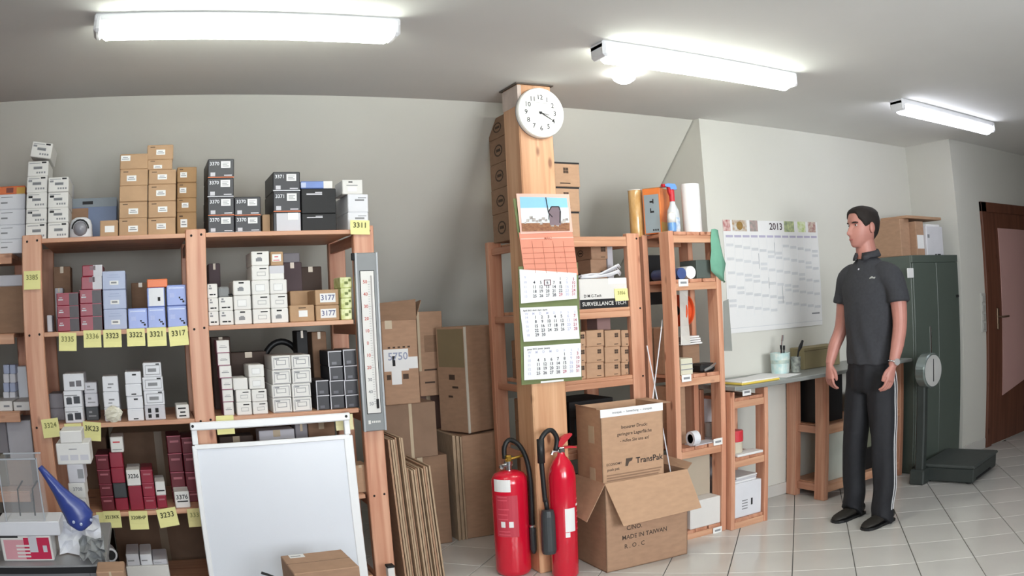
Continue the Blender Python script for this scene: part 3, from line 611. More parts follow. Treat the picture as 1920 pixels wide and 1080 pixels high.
# bottom shelf
o = column(SZ[4], 236, 317, 1065, [1120, 1062], 3.87, 0.3, WHITE, 'white_carton', 'wide white carton low in the rack beside the whiteboard', '', None, None)[0]
zt = o.location.z + o['_h']
for k, (a, b, t0, t1, m) in enumerate(((238, 262, 1062, 1040, GREYW), (264, 286, 1062, 1040, WHITE2), (287, 314, 1062, 1050, GREYW))):
    q = carton('flat_carton', ['left', 'middle', 'right'][k] + ' small greyish carton lying on the wide white carton, bottom shelf', 'box', 'greyish cartons on the bottom shelf', at(a, 1055, Y=3.89).x, at(b, 1055, Y=3.89).x, zt + .0002, at(a, t1, Y=3.89).z, 3.89, .2, m); print_bars(q, [(.1, .6, .4, .5)], INKG)
cs = empty('bullet_camera', (at(206, 1050, Y=3.9).x, 3.94, SZ[4] + .0005), .2, 'white bullet camera with black lens standing low in the rack', 'camera')
zc_ = at(206, 1040, Y=3.9).z - SZ[4]
MB().box(-.03, .03, -.03, .03, 0, max(.02, zc_ - .05), .004).build('stand', GREYW, cs); MB().lathe([(.0, -.045), (.032, -.045), (.036, -.04), (.036, .05), (.03, .055), (0, .055)], 18, (0, 0, zc_), 'y').build('body', WHITE2, cs, smooth=False)
MB().lathe([(0, .0), (.024, .0), (.026, -.004)], 18, (0, -.058, zc_), 'y').build('lens', INK, cs)

# ------------------------------------------------------------------ sticky notes with handwritten numbers
PENC = mat('pencil', '#8a8a55', 0.8, 0.1, 10); PEND = mat('felt_pen', '#4b4c2c', 0.8, 0.1, 10)
def note(px0, py0, px1, py1, s, label, Yf=3.853, tilt=0.0, pen=PEND, size=None, m=YELLOW):
    a = at(px0, (py0 + py1) / 2, Y=Yf).x; b = at(px1, (py0 + py1) / 2, Y=Yf).x
    zt, zb = at((px0 + px1) / 2, py0, Y=Yf).z, at((px0 + px1) / 2, py1, Y=Yf).z
    wd, ht = b - a, zt - zb; mb = MB()
    rows = [(0, 0), (-.35, -.0005), (-.7, -.003), (-1, -.008)]
    vs = []
    for t, y in rows: vs += [(-wd / 2, y, t * ht), (wd / 2, y, t * ht)]
    n = len(vs); vs += [(x, y + .0009, z) for x, y, z in vs]; fs = []
    for k in range(3): fs += [(2*k, 2*k+1, 2*k+3, 2*k+2), (n+2*k, n+2*k+2, n+2*k+3, n+2*k+1), (2*k, 2*k+2, n+2*k+2, n+2*k), (2*k+1, n+2*k+1, n+2*k+3, 2*k+3)]
    fs += [(0, n, n + 1, 1), (6, 7, n + 7, n + 6)]
    o = mb.add(vs, fs).build('sticky_note', m, None, ((a + b) / 2, Yf - .001, zt), (0, tilt, 0))
    tag(o, label, 'note', 'yellow sticky notes')
    if s: letter(o, s, 0, -.0035, -.36 * ht, size or wd * .37, pen)
    return o
NS = [(111, 624, 144, 658, '3335', .03, PENC), (157, 619, 190, 651.5, '3336', .01, PENC), (194, 618, 228, 651, '3323', .01, PEND), (238, 616, 272, 649, '3322', .0, PEND), (276, 614, 312, 649, '3321', .0, PEND), (316, 612, 352, 648, '3317', -.05, PEND)]
NW = ['leftmost under the second shelf edge, below shorter red stack', 'hanging below the taller red stack', 'hanging below the pale blue column', 'hanging below the single blue carton', 'hanging below the orange-topped blue cartons', 'tilted, below blue cartons at the middle upright']
for (a, b, c, d, s, t, pen), nw in zip(NS, NW): note(a, b, c, d, s, 'yellow note reading %s, ' % s + nw, tilt=t, pen=pen)
note(45, 508, 76, 543, '3385', 'yellow sticky note reading 3385 on the leftmost upright', 3.847, pen=PENC)
note(78, 785, 110, 820, '3324', 'yellow sticky note reading 3324 low on the leftmost upright', 3.845, tilt=-.09, pen=PENC)
note(121, 794, 153, 812, '', 'blank yellow sticky note below the camera cartons, third shelf edge', 3.853)
note(157, 791, 191, 826, '3K23', 'yellow sticky note reading 3K23 on the third shelf edge', tilt=.1)
note(182, 960, 205, 990, '', 'plain yellow sticky note half hidden under the 3213KK note', 3.853)
note(195, 958, 227, 989, '3213KK', 'yellow sticky note reading 3213KK on the lower shelf edge', 3.849, size=.022)
note(243, 958, 278, 992, '3208HP', 'yellow sticky note reading 3208HP on the lower shelf edge', 3.851, size=.024, tilt=.02)
note(294, 953, 331, 987, '3233', 'tilted yellow sticky note reading 3233 on the lower shelf edge', 3.851, tilt=-.12)
note(352, 953, 384, 987, '3331', 'sticky note reading 333 partly hidden by the whiteboard edge', 3.845, pen=PENC, m=mat('sticky_ochre', '#cfc48a', .8, .03))
note(657, 413, 693, 440, '3311', 'yellow sticky note reading 3311 hanging over the right upright', 3.845, tilt=.03)
note(406, 779, 439, 814, '', 'blank yellow sticky note on the middle upright behind the whiteboard rail', 3.845)
note(629, 777, 662, 806, '', 'blank pale sticky note behind the right whiteboard bracket', 3.853, m=mat('sticky_pale', '#e4dcae', .8, .03))
# ================================================================== neighbouring rack at the far left
r2 = empty('wooden_rack', (-1.2, 3.95, 0), 0, 'second pine rack cut off by the left edge of the picture', 'rack')
LZ = [1.748, 1.37, 1.0, 0.61, 0.2]
for x0 in (-1.75, -0.78):
    post(r2, x0, x0 + .1, 4.5, .045, 1.74, -1.2, 3.95)
for z in LZ:
    MB().box(-0.55, .50, 0.02, .55, z - .02, z, .002).build('shelf_board', WX, r2)
    MB().box(-0.55, .50, 0, .022, z - .05, z - .004, .002).build('front_rail', WX, r2)
LG = 'cartons in the cut-off left rack'
def lcol(zb, xl, xr, ys, Yf, m, descs, dp=.25, deco=None):
    z = zb
    for i in range(len(ys) - 1):
        yy = (ys[i] + ys[i + 1]) / 2; X0, X1 = at(xl, yy, Y=Yf).x, at(xr, yy, Y=Yf).x; Z1 = at(xr - 8, ys[i + 1], Y=Yf).z
        o = carton('stock_carton', descs[i], 'box', LG, X0, X1, z + .0002, Z1, Yf, dp, m[i] if isinstance(m, list) else m); z = Z1
        if deco: deco(o, i)
lcol(LZ[0], -30, 47, [476, 448, 421, 392, 363], 3.98, WHITE2, ['flat white carton, %s of the wide stack at the left edge' % q for q in ('lowest', 'second', 'third', 'topmost')], deco=lambda o, i: print_bars(o, [(.42, .58, .4, .5), (.42, .7, .78, .82)], INKG))
X0, X1 = at(-30, 356, Y=3.99).x, at(47, 356, Y=3.99).x; z = at(39, 363, Y=3.98).z
o = carton('orange_carton', 'flat orange and yellow carton on the wide white stack, left edge', 'box', LG, X0, X1, z + .0002, at(39, 348, Y=3.99).z, 3.99, .22, ORANGE); plate(o, 'yellow_end', .8, 1, 0, .8, mat('amber_card', '#cfa040', .5)); plate(o, 'dark_print', .55, .72, .2, .8, mat('maroon_print', '#7a4238', .6))
lcol(LZ[1], -30, 44, [624, 536, 515], 4.0, [KRAFT_D, GREYW], ['plain greyish kraft carton left of the leftmost upright', 'flat white carton lying on greyish kraft carton, left edge'])
lcol(LZ[2], -30, 23, [769, 752], 3.99, WHITE, ['flat white carton in the third level at the left edge'], deco=lambda o, i: print_bars(o, [(.7, .9, .4, .6)], INKG))
lcol(LZ[2], 25, 56, [769, 753], 3.99, WHITE, ['flat white carton touching the leftmost upright, third level'], deco=lambda o, i: print_bars(o, [(.2, .5, .4, .6)], INKG))
for k, (a, b) in enumerate(((6, 17), (18, 29))):
    lcol(LZ[2], a, b, [768, 752, 735, 718, 701, 684], 4.18, [LBLUE, WHITE2, LBLUE, WHITE2, LBLUE], ['pale bluish carton, %s of the %s small column at left edge' % (q, ('left', 'right')[k]) for q in ('lowest', 'second', 'third', 'fourth', 'topmost')], dp=.1)
lcol(LZ[2], 34, 52, [768, 687], 4.25, WHITE2, ['tall pale carton beside the leftmost upright, third level'], dp=.1)
lcol(LZ[3], -30, 13, [917, 850, 790], 4.1, [mat('dim_olive_card', '#6e675a', .8), mat('dim_grey_card', '#8d8a90', .6, .05)], ['dim olive carton low at the left edge', 'dim grey carton on the olive carton, left edge'])
lcol(LZ[3], 15, 60, [917, 860, 788], 4.12, [KRAFT_D, GREYW], ['dim kraft carton seen behind the acrylic case', 'dim grey carton on kraft carton left of leftmost upright'])

# ================================================================== big dark cartons added to stand in for the shade behind the racks
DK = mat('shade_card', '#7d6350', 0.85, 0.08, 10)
SG = 'dark filler cartons behind the rack'
for x0, x1, z0, z1, lab in ((-1.0, -0.36, 0, .44, 'added dark filler carton on the floor behind the rack, left'), (-0.32, .27, 0, .44, 'added dark filler carton behind the rack near the middle upright'), (.31, .95, 0, .50, 'added dark filler carton behind whiteboard and rack'),
                       (-0.95, -0.30, .4405, .78, 'added dark filler carton on the left floor carton behind the rack'), (-0.26, .30, .4405, .80, 'added dark filler carton behind the dark red cartons'), (.36, .98, .5005, .86, 'added dark filler carton stacked behind the whiteboard')):
    o = carton('filler_carton', lab, 'box', SG, x0, x1, z0 + .001, z1, 4.58, .5, DK, random.uniform(-.02, .02)); plate(o, 'tape', .46, .54, 0, 1, mat('dull_tape', '#8a7761', .4))

# ================================================================== display table with odds and ends, bottom left
YT = 2.78
zt = at(100, 1052, Y=YT).z
tb = empty('display_table', (-0.55, 2.72, 0), 0, 'low grey display table at the bottom left with clear case on it', 'table')
GREYT = mat('grey_laminate', '#8f9092', .4, .04)
MB().box(-.5, .31, 0, .62, zt - .03, zt, .003).build('table_top', GREYT, tb)
MB().box(-.5, .31, -.004, .004, zt - .028, zt - .006).build('edge_band', INK, tb)
for x in (-.44, .26):
    for y in (.05, .55): MB().box(x - .02, x + .02, y - .02, y + .02, 0, zt - .03, .003).build('leg', MGREY, tb)
MB().box(-.42, .24, .03, .05, zt - .2, zt - .03).build('apron', GREYT, tb)
x0, x1 = at(3, 1027, Y=YT).x, at(98, 1027, Y=YT).x; z1 = at(60, 1005, Y=YT).z
o = carton('product_box', 'white and red product box with printed bars on display table', 'box', None, x0, x1, zt + .0005, z1, YT, .12, WHITE)
plate(o, 'red_print', .46, .96, .08, .93, mat('crimson_print', '#c01f4a', .4), .0006); plate(o, 'pink_print', .06, .46, .08, .85, mat('pink_print', '#d79ba4', .5), .0005)
print_bars(o, [(.30, .56, .16 + .14 * k, .23 + .14 * k) for k in range(4)], WHITE, .0012, 'bar_print'); plate(o, 'plug_picture', .56, .72, .36, 1, GREYW, .0011); print_bars(o, [(.82, .9, .36, .62)], GREYW, .0012, 'code_print'); plate(o, 'dark_band', .0, .36, .93, 1, INK, .0009)
o2 = carton('white_carton', 'long flat white carton lying on the red product box', 'box', None, x0 - .005, at(112, 990, Y=YT).x, z1 + .0007, at(55, 978, Y=YT).z, YT - .005, .15, WHITE2)
zs = at(55, 978, Y=YT).z + .001
ACR = bpy.data.materials.new('clear_acrylic'); ACR.use_nodes = True
_b = ACR.node_tree.nodes['Principled BSDF']; _b.inputs['Base Color'].default_value = (.86, .88, .9, 1); _b.inputs['Roughness'].default_value = .05; _b.inputs['Alpha'].default_value = .10
x0, x1 = at(4, 915, Y=YT + .02).x, at(76, 915, Y=YT + .02).x; zh = at(40, 858, Y=YT + .02).z - zs
ac = empty('acrylic_case', ((x0 + x1) / 2, YT + .07, zs), 0, 'clear open acrylic case standing on flat white carton at bottom left', 'case')
wx = (x1 - x0) / 2
MB().box(-wx, wx, -.065, .065, 0, .004).build('base', ACR, ac)
for q in ((-wx, -wx + .004, -.065, .065), (wx - .004, wx, -.065, .065), (-wx + .004, wx - .004, -.065, -.061), (-wx + .004, wx - .004, .061, .065)): MB().box(q[0], q[1], q[2], q[3], .004, zh).build('panel', ACR, ac)
EDG = mat('acrylic_edge', '#b9bcc2', .2, .05)
for sx in (-1, 1): MB().box(sx * wx - .0025, sx * wx + .0025, -.0675, -.0625, 0, zh).build('edge', EDG, ac)
MB().box(-wx, wx, -.0675, -.0625, zh - .005, zh).build('edge', EDG, ac); MB().box(-wx, wx, .0625, .0675, zh - .005, zh).build('edge', EDG, ac)
for k, x in enumerate((-.03, .03)): MB().tube([(x, -.0, .004), (x + .005, 0, .10), (x + .03, 0, .13)], .003, 6).build('inner_wire', RUBBER, ac)
# blue shoehorn-shaped plastic paddle leaning on the acrylic case
BLP = mat('blue_plastic', '#3c4c96', 0.3, 0.05, 5)
pts = [(74, 876, 5), (92, 898, 8), (110, 921, 12), (126, 941, 18), (141, 957, 24), (150, 970, 26), (152, 983, 21), (152, 991, 9)]
rs = []; Yb = YT - .03
for i, (px, py, wpx) in enumerate(pts):
    q = pts[min(i + 1, len(pts) - 1)]; p0 = pts[max(i - 1, 0)]
    dx, dy = q[0] - p0[0], q[1] - p0[1]; L = math.hypot(dx, dy); nx, ny = -dy / L, dx / L
    A = at(px + nx * wpx, py + ny * wpx, Y=Yb); B = at(px - nx * wpx, py - ny * wpx, Y=Yb); c = (A + B) / 2
    ring = []
    for k in range(10):
        a = 2 * PI * k / 10; ring.append(c + (A - B) / 2 * math.cos(a) + Vector((0, -.008 * math.sin(a) * (1 + i * .12) + .012 * math.cos(a) ** 2 - .02 * i / 7, 0)))
    rs.append(ring)
pd = empty('blue_paddle', at(150, 990, Y=Yb), 0, 'long blue plastic scoop leaning against the clear acrylic case', 'scoop')
MB().rings([[p - pd.location for p in r] for r in rs]).build('blade', BLP, pd, smooth=True)
for px, py in ((138, 979), (152, 983), (171, 975)):
    MB().lathe([(0, .004), (.005, .003), (.006, 0)], 10, at(px, py, Y=Yb - .035) - pd.location, 'y').build('rivet', LBLUE, pd)
# stack of white cartons behind the acrylic case
YB = 3.1; zz = zt + .0005
SGP = 'white cartons stacked on the display table'
for k, (a, b, y0, y1, lab) in enumerate(((127, 163, 975, 935, 'lowest white carton stacked behind the blue scoop'), (129, 160, 935, 906, 'white numbered carton in the stack behind the blue scoop'), (127, 158, 906, 871, 'grey-white carton seen beside the blue scoop tip'), (106, 169, 870, 831, 'wide white carton with fine print above the blue scoop'), (112, 153, 830, 808, 'small plain white carton topping the stack behind the scoop'))):
    Z1 = at((a + b) / 2, y1, Y=YB).z
    o = carton('white_carton', lab, 'box', SGP, at(a, (y0 + y1) / 2, Y=YB).x, at(b, (y0 + y1) / 2, Y=YB).x, zz + .0003, Z1, YB, .14, [WHITE, WHITE, GREYW, WHITE, WHITE][k]); zz = Z1
    if k == 1: wr(o, '3708', .55, .6, .02, INKG)
    if k == 3: print_bars(o, [(.38, .62, .70, .74)], INKG); print_bars(o, [(.1 + .3 * j, .34 + .3 * j, .2, .45) for j in range(3)], GREYW, name='fine_print')
    if k == 2: plate(o, 'picture', .6, .95, .25, .75, INKG)
# crumpled white papers to the right of the product box
rnd = random.Random(3)
def sheet_pile(name, label, cat, px0, py0, px1, py1, Yf, m, seed, n=7):
    rnd = random.Random(seed); A = at(px0, py1, Y=Yf); B = at(px1, py0, Y=Yf); rows = []
    for j in range(n):
        rows.append([Vector((A.x + (B.x - A.x) * i / (n - 1), Yf + rnd.uniform(-.03, .03) + .10 * j / (n - 1), A.z + (B.z - A.z) * j / (n - 1) + rnd.uniform(-.008, .008))) for i in range(n)])
    vs = [v for r in rows for v in r]; N = len(vs); vs2 = vs + [v + Vector((.0005, .0025, -.001)) for v in vs]; fs = []
    for j in range(n - 1):
        for i in range(n - 1):
            a = j * n + i; fs += [(a, a + 1, a + n + 1, a + n), (N + a, N + a + n, N + a + n + 1, N + a + 1)]
    b = [i for i in range(n)] + [j * n + n - 1 for j in range(1, n)] + [(n - 1) * n + i for i in range(n - 2, -1, -1)] + [j * n for j in range(n - 2, 0, -1)]
    for k in range(len(b)): fs.append((b[k], N + b[k], N + b[(k + 1) % len(b)], b[(k + 1) % len(b)]))
    return tag(MB().add(vs2, fs).build(name, m, None), label, cat)
o = sheet_pile('crumpled_paper', 'crumpled white wrapping paper beside the red product box', 'paper', 114, 985, 184, 1050, YT + .06, WHITE2, 11)
mn = min((o.matrix_world @ v.co).z for v in o.data.vertices)
for v in o.data.vertices: v.co.z += (zt + .002 - mn)
o = sheet_pile('plastic_wrap', 'greyish clear plastic wrap heaped at the right of the display table', 'wrap', 150, 1018, 192, 1052, YT - .05, mat('foggy_plastic', '#8f9294', .2, .2, 25), 5)
mn = min((o.matrix_world @ v.co).z for v in o.data.vertices)
for v in o.data.vertices: v.co.z += (zt + .002 - mn)
# kraft carton standing right of the table
z1 = at(205, 1072, Y=2.58).z
o = carton('kraft_carton', 'kraft carton cut by the bottom edge before display table', 'box', None, at(179, 1070, Y=2.58).x, at(232, 1070, Y=2.58).x, .001, z1, 2.58, .12, KRAFT)
plate(o, 'tape', .46, .54, .9, 1, TAPE)

# ================================================================== whiteboard leaning on the rack
wb = empty('flipchart_board', (.56, 3.775, 0), 0, 'white flipchart board with clamp rail leaning on the rack', 'whiteboard')
WB = mat('whiteboard_surface', '#dfe3ec', .28, .015, 2)
wb.rotation_euler = (math.radians(-5.0), 0, 0)
wb.location = (.56, 3.70, .02)
def wy(px, py): return at(px, py, Y=3.76)
ztop = wy(500, 831).z; hwid = .375
HT = ztop - .02
MB().box(-hwid, hwid, 0, .018, .0, HT).build('board_panel', WB, wb)
for nm, q in (('frame_edge', (-hwid - .012, -hwid + .012, -.006, .022, 0, HT + .01)), ('frame_edge', (hwid - .03, hwid + .014, -.006, .022, 0, HT + .01)), ('frame_edge', (-hwid, hwid, -.007, .022, HT - .008, HT + .014)), ('frame_edge', (-hwid, hwid, -.007, .022, 0, .02))):
    MB().box(*q, .003).build(nm, WPAINT, wb)
for x in (-hwid - .008, hwid - .022): MB().box(x, x + .028, -.004, .02, HT + .014, HT + .115, .003).build('rail_bracket', WPAINT, wb)
rl = MB().box(-hwid - .012, hwid + .008, -.018, .004, HT + .08, HT + .117, .005).build('clamp_rail', WPAINT, wb)
for x in (-hwid, hwid - .012): MB().lathe([(0, .003), (.006, .002), (.007, 0)], 8, (x, -.018, HT + .10), 'y').build('screw', INK, rl)
# carton lying in front of the whiteboard
o = carton('kraft_carton', 'kraft carton with white label in front of the whiteboard', 'box', None, .481, .752, .001, .4, 3.075, .27, KRAFT, .02)
plate(o, 'label', .12, .36, .80, .98, PAPER, .0008, 'top'); plate(o, 'print_line', .14, .3, .86, .9, INKG, .0012, 'top'); plate(o, 'seam', .0, 1, .497, .503, INKB, .0005, 'top')
tag(MB().tube([at(490, 1074, Y=2.7), at(500, 1077, Y=2.7), at(515, 1082, Y=2.7), at(520, 1120, Y=2.7), at(525, 1180, Y=2.72), Vector((at(525, 1180, Y=2.72).x, 2.72, .006)), Vector((.1, 2.5, .006))], .005, 6).build('black_cable', RUBBER), 'thin black cable end rising at the bottom edge before whiteboard', 'cable')

# ================================================================== large thermometer on the right upright
th = empty('wall_thermometer', (1.078, 3.849, 0), 0, 'large grey vertical thermometer with red numerals on the upright', 'thermometer')
TG = mat('thermometer_grey', '#85888a', .45, .03)
zt_, zb_ = 1.685, .832
MB().box(-.057, .057, -.03, -.001, zb_, zt_, .004).build('case', TG, th)
for sx in (-1, 1): MB().box(sx * .052 - .005, sx * .052 + .005, -.034, -.029, zb_, zt_, .001).build('side_rim', mat('rim_silver', '#a9adb2', .3, .02), th)
MB().box(-.036, .036, -.0325, -.030, zb_ + .085, zt_ - .085, .001).build('scale_border', INK, th)
sc = MB().box(-.033, .033, -.034, -.0322, zb_ + .088, zt_ - .088, .0005).build('scale_plate', WHITE, th)
RDN = mat('red_numeral', '#c25a4e', .6)
for k, s in enumerate(('50', '40', '30', '20', '10', '0', '10', '20', '30', '40', '50')):
    letter(sc, s, -.012, -.0352, zt_ - .14 - k * .058, .022, RDN if k < 8 else INKG)
tk = MB()
for k in range(51): tk.box(.002, .010 if k % 5 else .014, -.0350, -.0338, zt_ - .141 - k * .0116, zt_ - .1395 - k * .0116)
tk.build('tick_marks', INKG, sc)['kind'] = 'stuff'
MB().tube([(.019, -.037, zb_ + .13), (.019, -.037, zt_ - .11)], .003, 8).build('glass_tube', mat('tube_glass', '#b9b4b4', .1), th)
MB().tube([(.019, -.037, zb_ + .11), (.019, -.037, zb_ + .155)], .0065, 8).build('bulb', INK, th)
lg = MB(); lg.box(-.032, -.02, -.0306, -.0298, zb_ + .036, zb_ + .054)
for k in range(5): lg.box(-.014 + k * .009, -.008 + k * .009, -.0306, -.0298, zb_ + .040, zb_ + .050)
lg.build('maker_mark', WHITE, th)['kind'] = 'stuff'
MB().box(-.07, -.057, -.028, -.008, zt_ - .035, zt_ - .0, .002).build('hanger', INK, th)

# ================================================================== flattened cardboard sheets beside the rack
EDGE = mat('card_edge', '#b59c82', .9, .12, 60, (1, 1, .3))
FG = 'flattened cardboard sheets beside the rack'
rnd = random.Random(12)
x = 1.150; sheets = []
for k in range(6): sheets.append((x, .775 - rnd.uniform(0, .012), .4)); x += .0155
for k in range(9): sheets.append((x, .618 - rnd.uniform(0, .02), .36)); x += .0148
OR2 = ['leftmost', 'second', 'third', 'fourth', 'fifth', 'sixth', 'seventh', 'eighth', 'ninth']
for k, (x, h, d) in enumerate(sheets):
    t = .007 + rnd.uniform(0, .003); lean = -.045 - .0012 * k
    o = MB().box(-t / 2, t / 2, 0, d, 0, h).build('cardboard_sheet', EDGE if k % 3 else KRAFT, None, (x + .05, 3.90 + rnd.uniform(0, .03), .001), (0, lean, 0))
    tag(o, ('%s of the tall flattened cardboard sheets beside the rack' % OR2[k]) if k < 6 else ('%s of the short flattened cardboard sheets right of tall ones' % OR2[k - 6]), 'cardboard', FG)

# ================================================================== big cartons in the niche between rack and pillar
def bigbox(label, X0, X1, Z0, Z1, Yf, dp, m, rz=0, name='shipping_carton'):
    o = carton(name, label, 'box', None, X0, X1, Z0, Z1, Yf, dp, m, rz); return o
o = bigbox('lowest brown carton of the stack behind the cardboard sheets', 1.36, 1.70, .001, .55, 4.52, .3, KRAFT_D); plate(o, 'tape', .45, .55, 0, 1, TAPE)
o = bigbox('wide worn carton carrying the paper-labelled open carton', 1.33, 1.64, .551, .872, 4.5, .3, mat('worn_card', '#8e735f', .85, .1, 10)); plate(o, 'tape', .47, .53, 0, 1, TAPE)
o = bigbox('open carton with raised flap and taped white papers', 1.335, 1.545, .873, 1.35, 4.48, .25, KRAFT, .0)
plate(o, 'paper_label', .02, .72, .40, .66, PAPER, .0008); plate(o, 'paper_slip', .22, .50, .24, .42, PAPER, .0010); plate(o, 'paper_slip', .70, .98, .42, .56, PAPER, .0009)
wr(o, '5750', .42, .57, .06, mat('pen_grey', '#9aa0b8', .7), .0018); print_bars(o, [(.26, .34, .46, .58)], INK, .0016, 'bottle_print'); print_bars(o, [(.15 + .14 * k, .22 + .14 * k, .67, .69) for k in range(5)], INKB); print_bars(o, [(.08, .2, .30, .36), (.54, .7, .30, .36)], INKB, name='symbol_print')
plate(o, 'tape', .1, .3, .9, 1, TAPE, .001)
hh = o['_h']; MB().add([(-.105, -.125, hh), (.105, -.125, hh), (.125, -.07, hh + .115), (-.105, -.07, hh + .10), (-.105, -.121, hh), (.105, -.121, hh), (.125, -.066, hh + .115), (-.105, -.066, hh + .10)], [(0,1,2,3),(7,6,5,4),(0,4,5,1),(1,5,6,2),(2,6,7,3),(3,7,4,0)]).build('flap', KRAFT_D, o)
MB().add([(.105, -.12, hh), (.105, .12, hh), (.16, .12, hh + .09), (.15, -.10, hh + .11), (.102, -.12, hh), (.102, .12, hh), (.157, .12, hh + .09), (.147, -.10, hh + .11)], [(0,1,2,3),(7,6,5,4),(0,4,5,1),(1,5,6,2),(2,6,7,3),(3,7,4,0)]).build('flap', KRAFT_D, o)
o = bigbox('dark carton under the leaning carton in the niche', 1.68, 1.86, .001, .87, 4.99, .25, mat('plum_brown_card', '#7c6158', .85, .08, 10)); plate(o, 'tape', .45, .6, 0, 1, TAPE)
o = bigbox('tall carton leaning behind between open carton and pillar', 1.665, 1.83, .871, 1.39, 4.82, .2, KRAFT); print_bars(o, [(.25, .85, .52, .72)], KRAFT_D, name='print_panel'); print_bars(o, [(.2, .6, .15, .17), (.2, .7, .3, .32)], INKB); plate(o, 'tape', 0, .1, .3, 1, TAPE)
# flattened cartons on edge carrying a tall box
WGp = 'flattened cartons on edge in the niche'
for k in range(5):
    x0 = 1.745 + k * .012
    tag(MB().box(x0, x0 + .009, 4.53 + .01 * (k % 2), 4.93, .001, .655 - .003 * k).build('cardboard_sheet', EDGE), '%s cardboard sheet left of the broad panel in the niche' % OR2[k], 'cardboard', WGp)
o = bigbox('broad flattened carton panel standing below the tall corner carton', 1.808, 2.12, .001, .645, 4.54, .4, KRAFT)
o = bigbox('tall taped carton seen by its corner beside the pillar', -.128, .128, .656, 1.29, 4.42, .25, KRAFT, math.radians(22)); o.location = (1.93, 4.70, .657)
plate(o, 'corner_tape', 0, .05, 0, 1, mat('shiny_tape', '#d9d2c4', .2), .001); plate(o, 'corner_tape', .97, 1, 0, 1, mat('shiny_tape', '#d9d2c4', .2), .001, 'left')
plate(o, 'upper_panel', .06, .95, .62, .98, mat('olive_card', '#8b7a5c', .8), .0007, 'left'); plate(o, 'print_block', .4, .6, .50, .55, INKB, .0009, 'left'); plate(o, 'print_block', .5, .7, .42, .44, INKB, .0009, 'left'); plate(o, 'print_block', .35, .5, .33, .35, INKB, .0009, 'left')
# ================================================================== clock on the pillar
c = at(1012.5, 212, Y=PY0 - .02)
ck = empty('wall_clock', (c.x, PY0 - .001, c.z), 0, 'round white wall clock showing about twenty past three', 'clock')
RC = (at(1012.5, 165.5, Y=PY0 - .02).z - at(1012.5, 258.5, Y=PY0 - .02).z) / 2
ROLLC = 0.05
CLKW = mat('clock_white', '#f4f3ee', .35, .01); CLKF = mat('clock_face', '#f7f6f0', .5, .01)
MB().lathe([(0, 0), (RC * .97, 0), (RC, .008), (RC, .028), (RC * .97, .036), (RC * .86, .038), (RC * .82, .030), (RC * .80, .024), (0, .024)], 48, (0, 0, 0), 'y').build('case', CLKW, ck, smooth=False)
MB().lathe([(0, .0252), (RC * .79, .0252), (RC * .79, .024), (0, .024)], 48, (0, 0, 0), 'y').build('dial', CLKF, ck)
MB().lathe([(RC * .985, .002), (RC * 1.003, .004), (RC * 1.003, .010), (RC * .985, .010)], 48, (0, 0, 0), 'y').build('back_rim', INKG, ck)
CI = mat('clock_ink', '#26262a', .6)
for h in range(1, 13):
    a = h * PI / 6; letter(ck, str(h), RC * .62 * math.sin(a), -.0262, RC * .62 * math.cos(a), RC * .27, CI, 'numeral')
def hand(name, ang, L, wd, m, y=-.0275, tail=.12):
    o = MB().prism([(-wd, -L * tail), (wd, -L * tail), (wd * .6, L * .75), (0, L), (-wd * .6, L * .75)], y - .0012, y).build(name, m, ck); o.rotation_euler = (0, ang, 0); return o
hand('minute_hand', math.radians(119), RC * .66, RC * .022, INK, -.0295); hand('hour_hand', math.radians(102), RC * .44, RC * .016, CI, -.0275)
hand('second_hand', math.radians(300), RC * .1, RC * .012, CI, -.031)
MB().lathe([(0, .034), (RC * .05, .033), (RC * .055, .025)], 12, (0, 0, 0), 'y').build('hub', INK, ck)
MB().box(-RC * .36, RC * .36, -.0262, -.0255, RC * .395, RC * .405).build('fine_rule', CI, ck)

# ================================================================== calendar hanging on the pillar
YCAL = PY0 - .012
def cp(px, py, Y=YCAL): return at(px, py, Y=Y)
def quad_plate(name, pts, m, par, org, t=.0015, Y=YCAL, dY=(0, 0, 0, 0)):
    q = [cp(px, py, Y) - org for px, py in pts]
    for v, d in zip(q, dY): v.y += d
    back = [v + Vector((0, t, 0)) for v in q]
    return MB().add(q + back, [(0, 1, 2, 3), (7, 6, 5, 4), (0, 4, 5, 1), (1, 5, 6, 2), (2, 6, 7, 3), (3, 7, 4, 0)]).build(name, m, par)
org = cp(1020, 540)
cal = empty('wall_calendar', org, 0, 'long three-month wall calendar with windmill picture on the pillar', 'calendar')
GREENC = mat('calendar_backing', '#6f7a4e', .7, .08, 10); PEACH = mat('peach_print', '#dc8f78', .6, .03, 6); PEACHF = mat('peach_frame', '#e8b8aa', .5, .02)
quad_plate('backing', [(972, 500), (1083, 492), (1091, 712), (978, 722)], GREENC, cal, org, .003, YCAL + .004)
quad_plate('backing', [(962, 372), (1068, 372), (1074, 440), (972, 445)], GREENC, cal, org, .003, YCAL + .006)
quad_plate('picture_card', [(968, 363), (1067, 364), (1074, 435), (976, 439)], PEACHF, cal, org, .002, YCAL - .004)
quad_plate('picture_sky', [(974.5, 369), (1062.5, 371), (1067, 404), (977, 404)], mat('print_sky', '#8cc3e4', .5, .06, 3), cal, org, .0008, YCAL - .0055)
quad_plate('picture_cloud', [(976, 390), (1066, 389), (1067.5, 418), (978, 419)], mat('print_cloud', '#d9dfe2', .5, .04, 14), cal, org, .0008, YCAL - .0062)
quad_plate('picture_ground', [(978, 418.5), (1068, 417.5), (1068.3, 432.5), (979, 434)], mat('print_ground', '#a0714e', .6, .2, 60, (1, 1, 3), hex2='#7a4a34'), cal, org, .0008, YCAL - .0070)
quad_plate('picture_mill', [(1028, 398), (1034, 387.5), (1048, 387.5), (1052, 420)], mat('print_mill', '#7c6a72', .6, .06, 20), cal, org, .0008, YCAL - .0078)
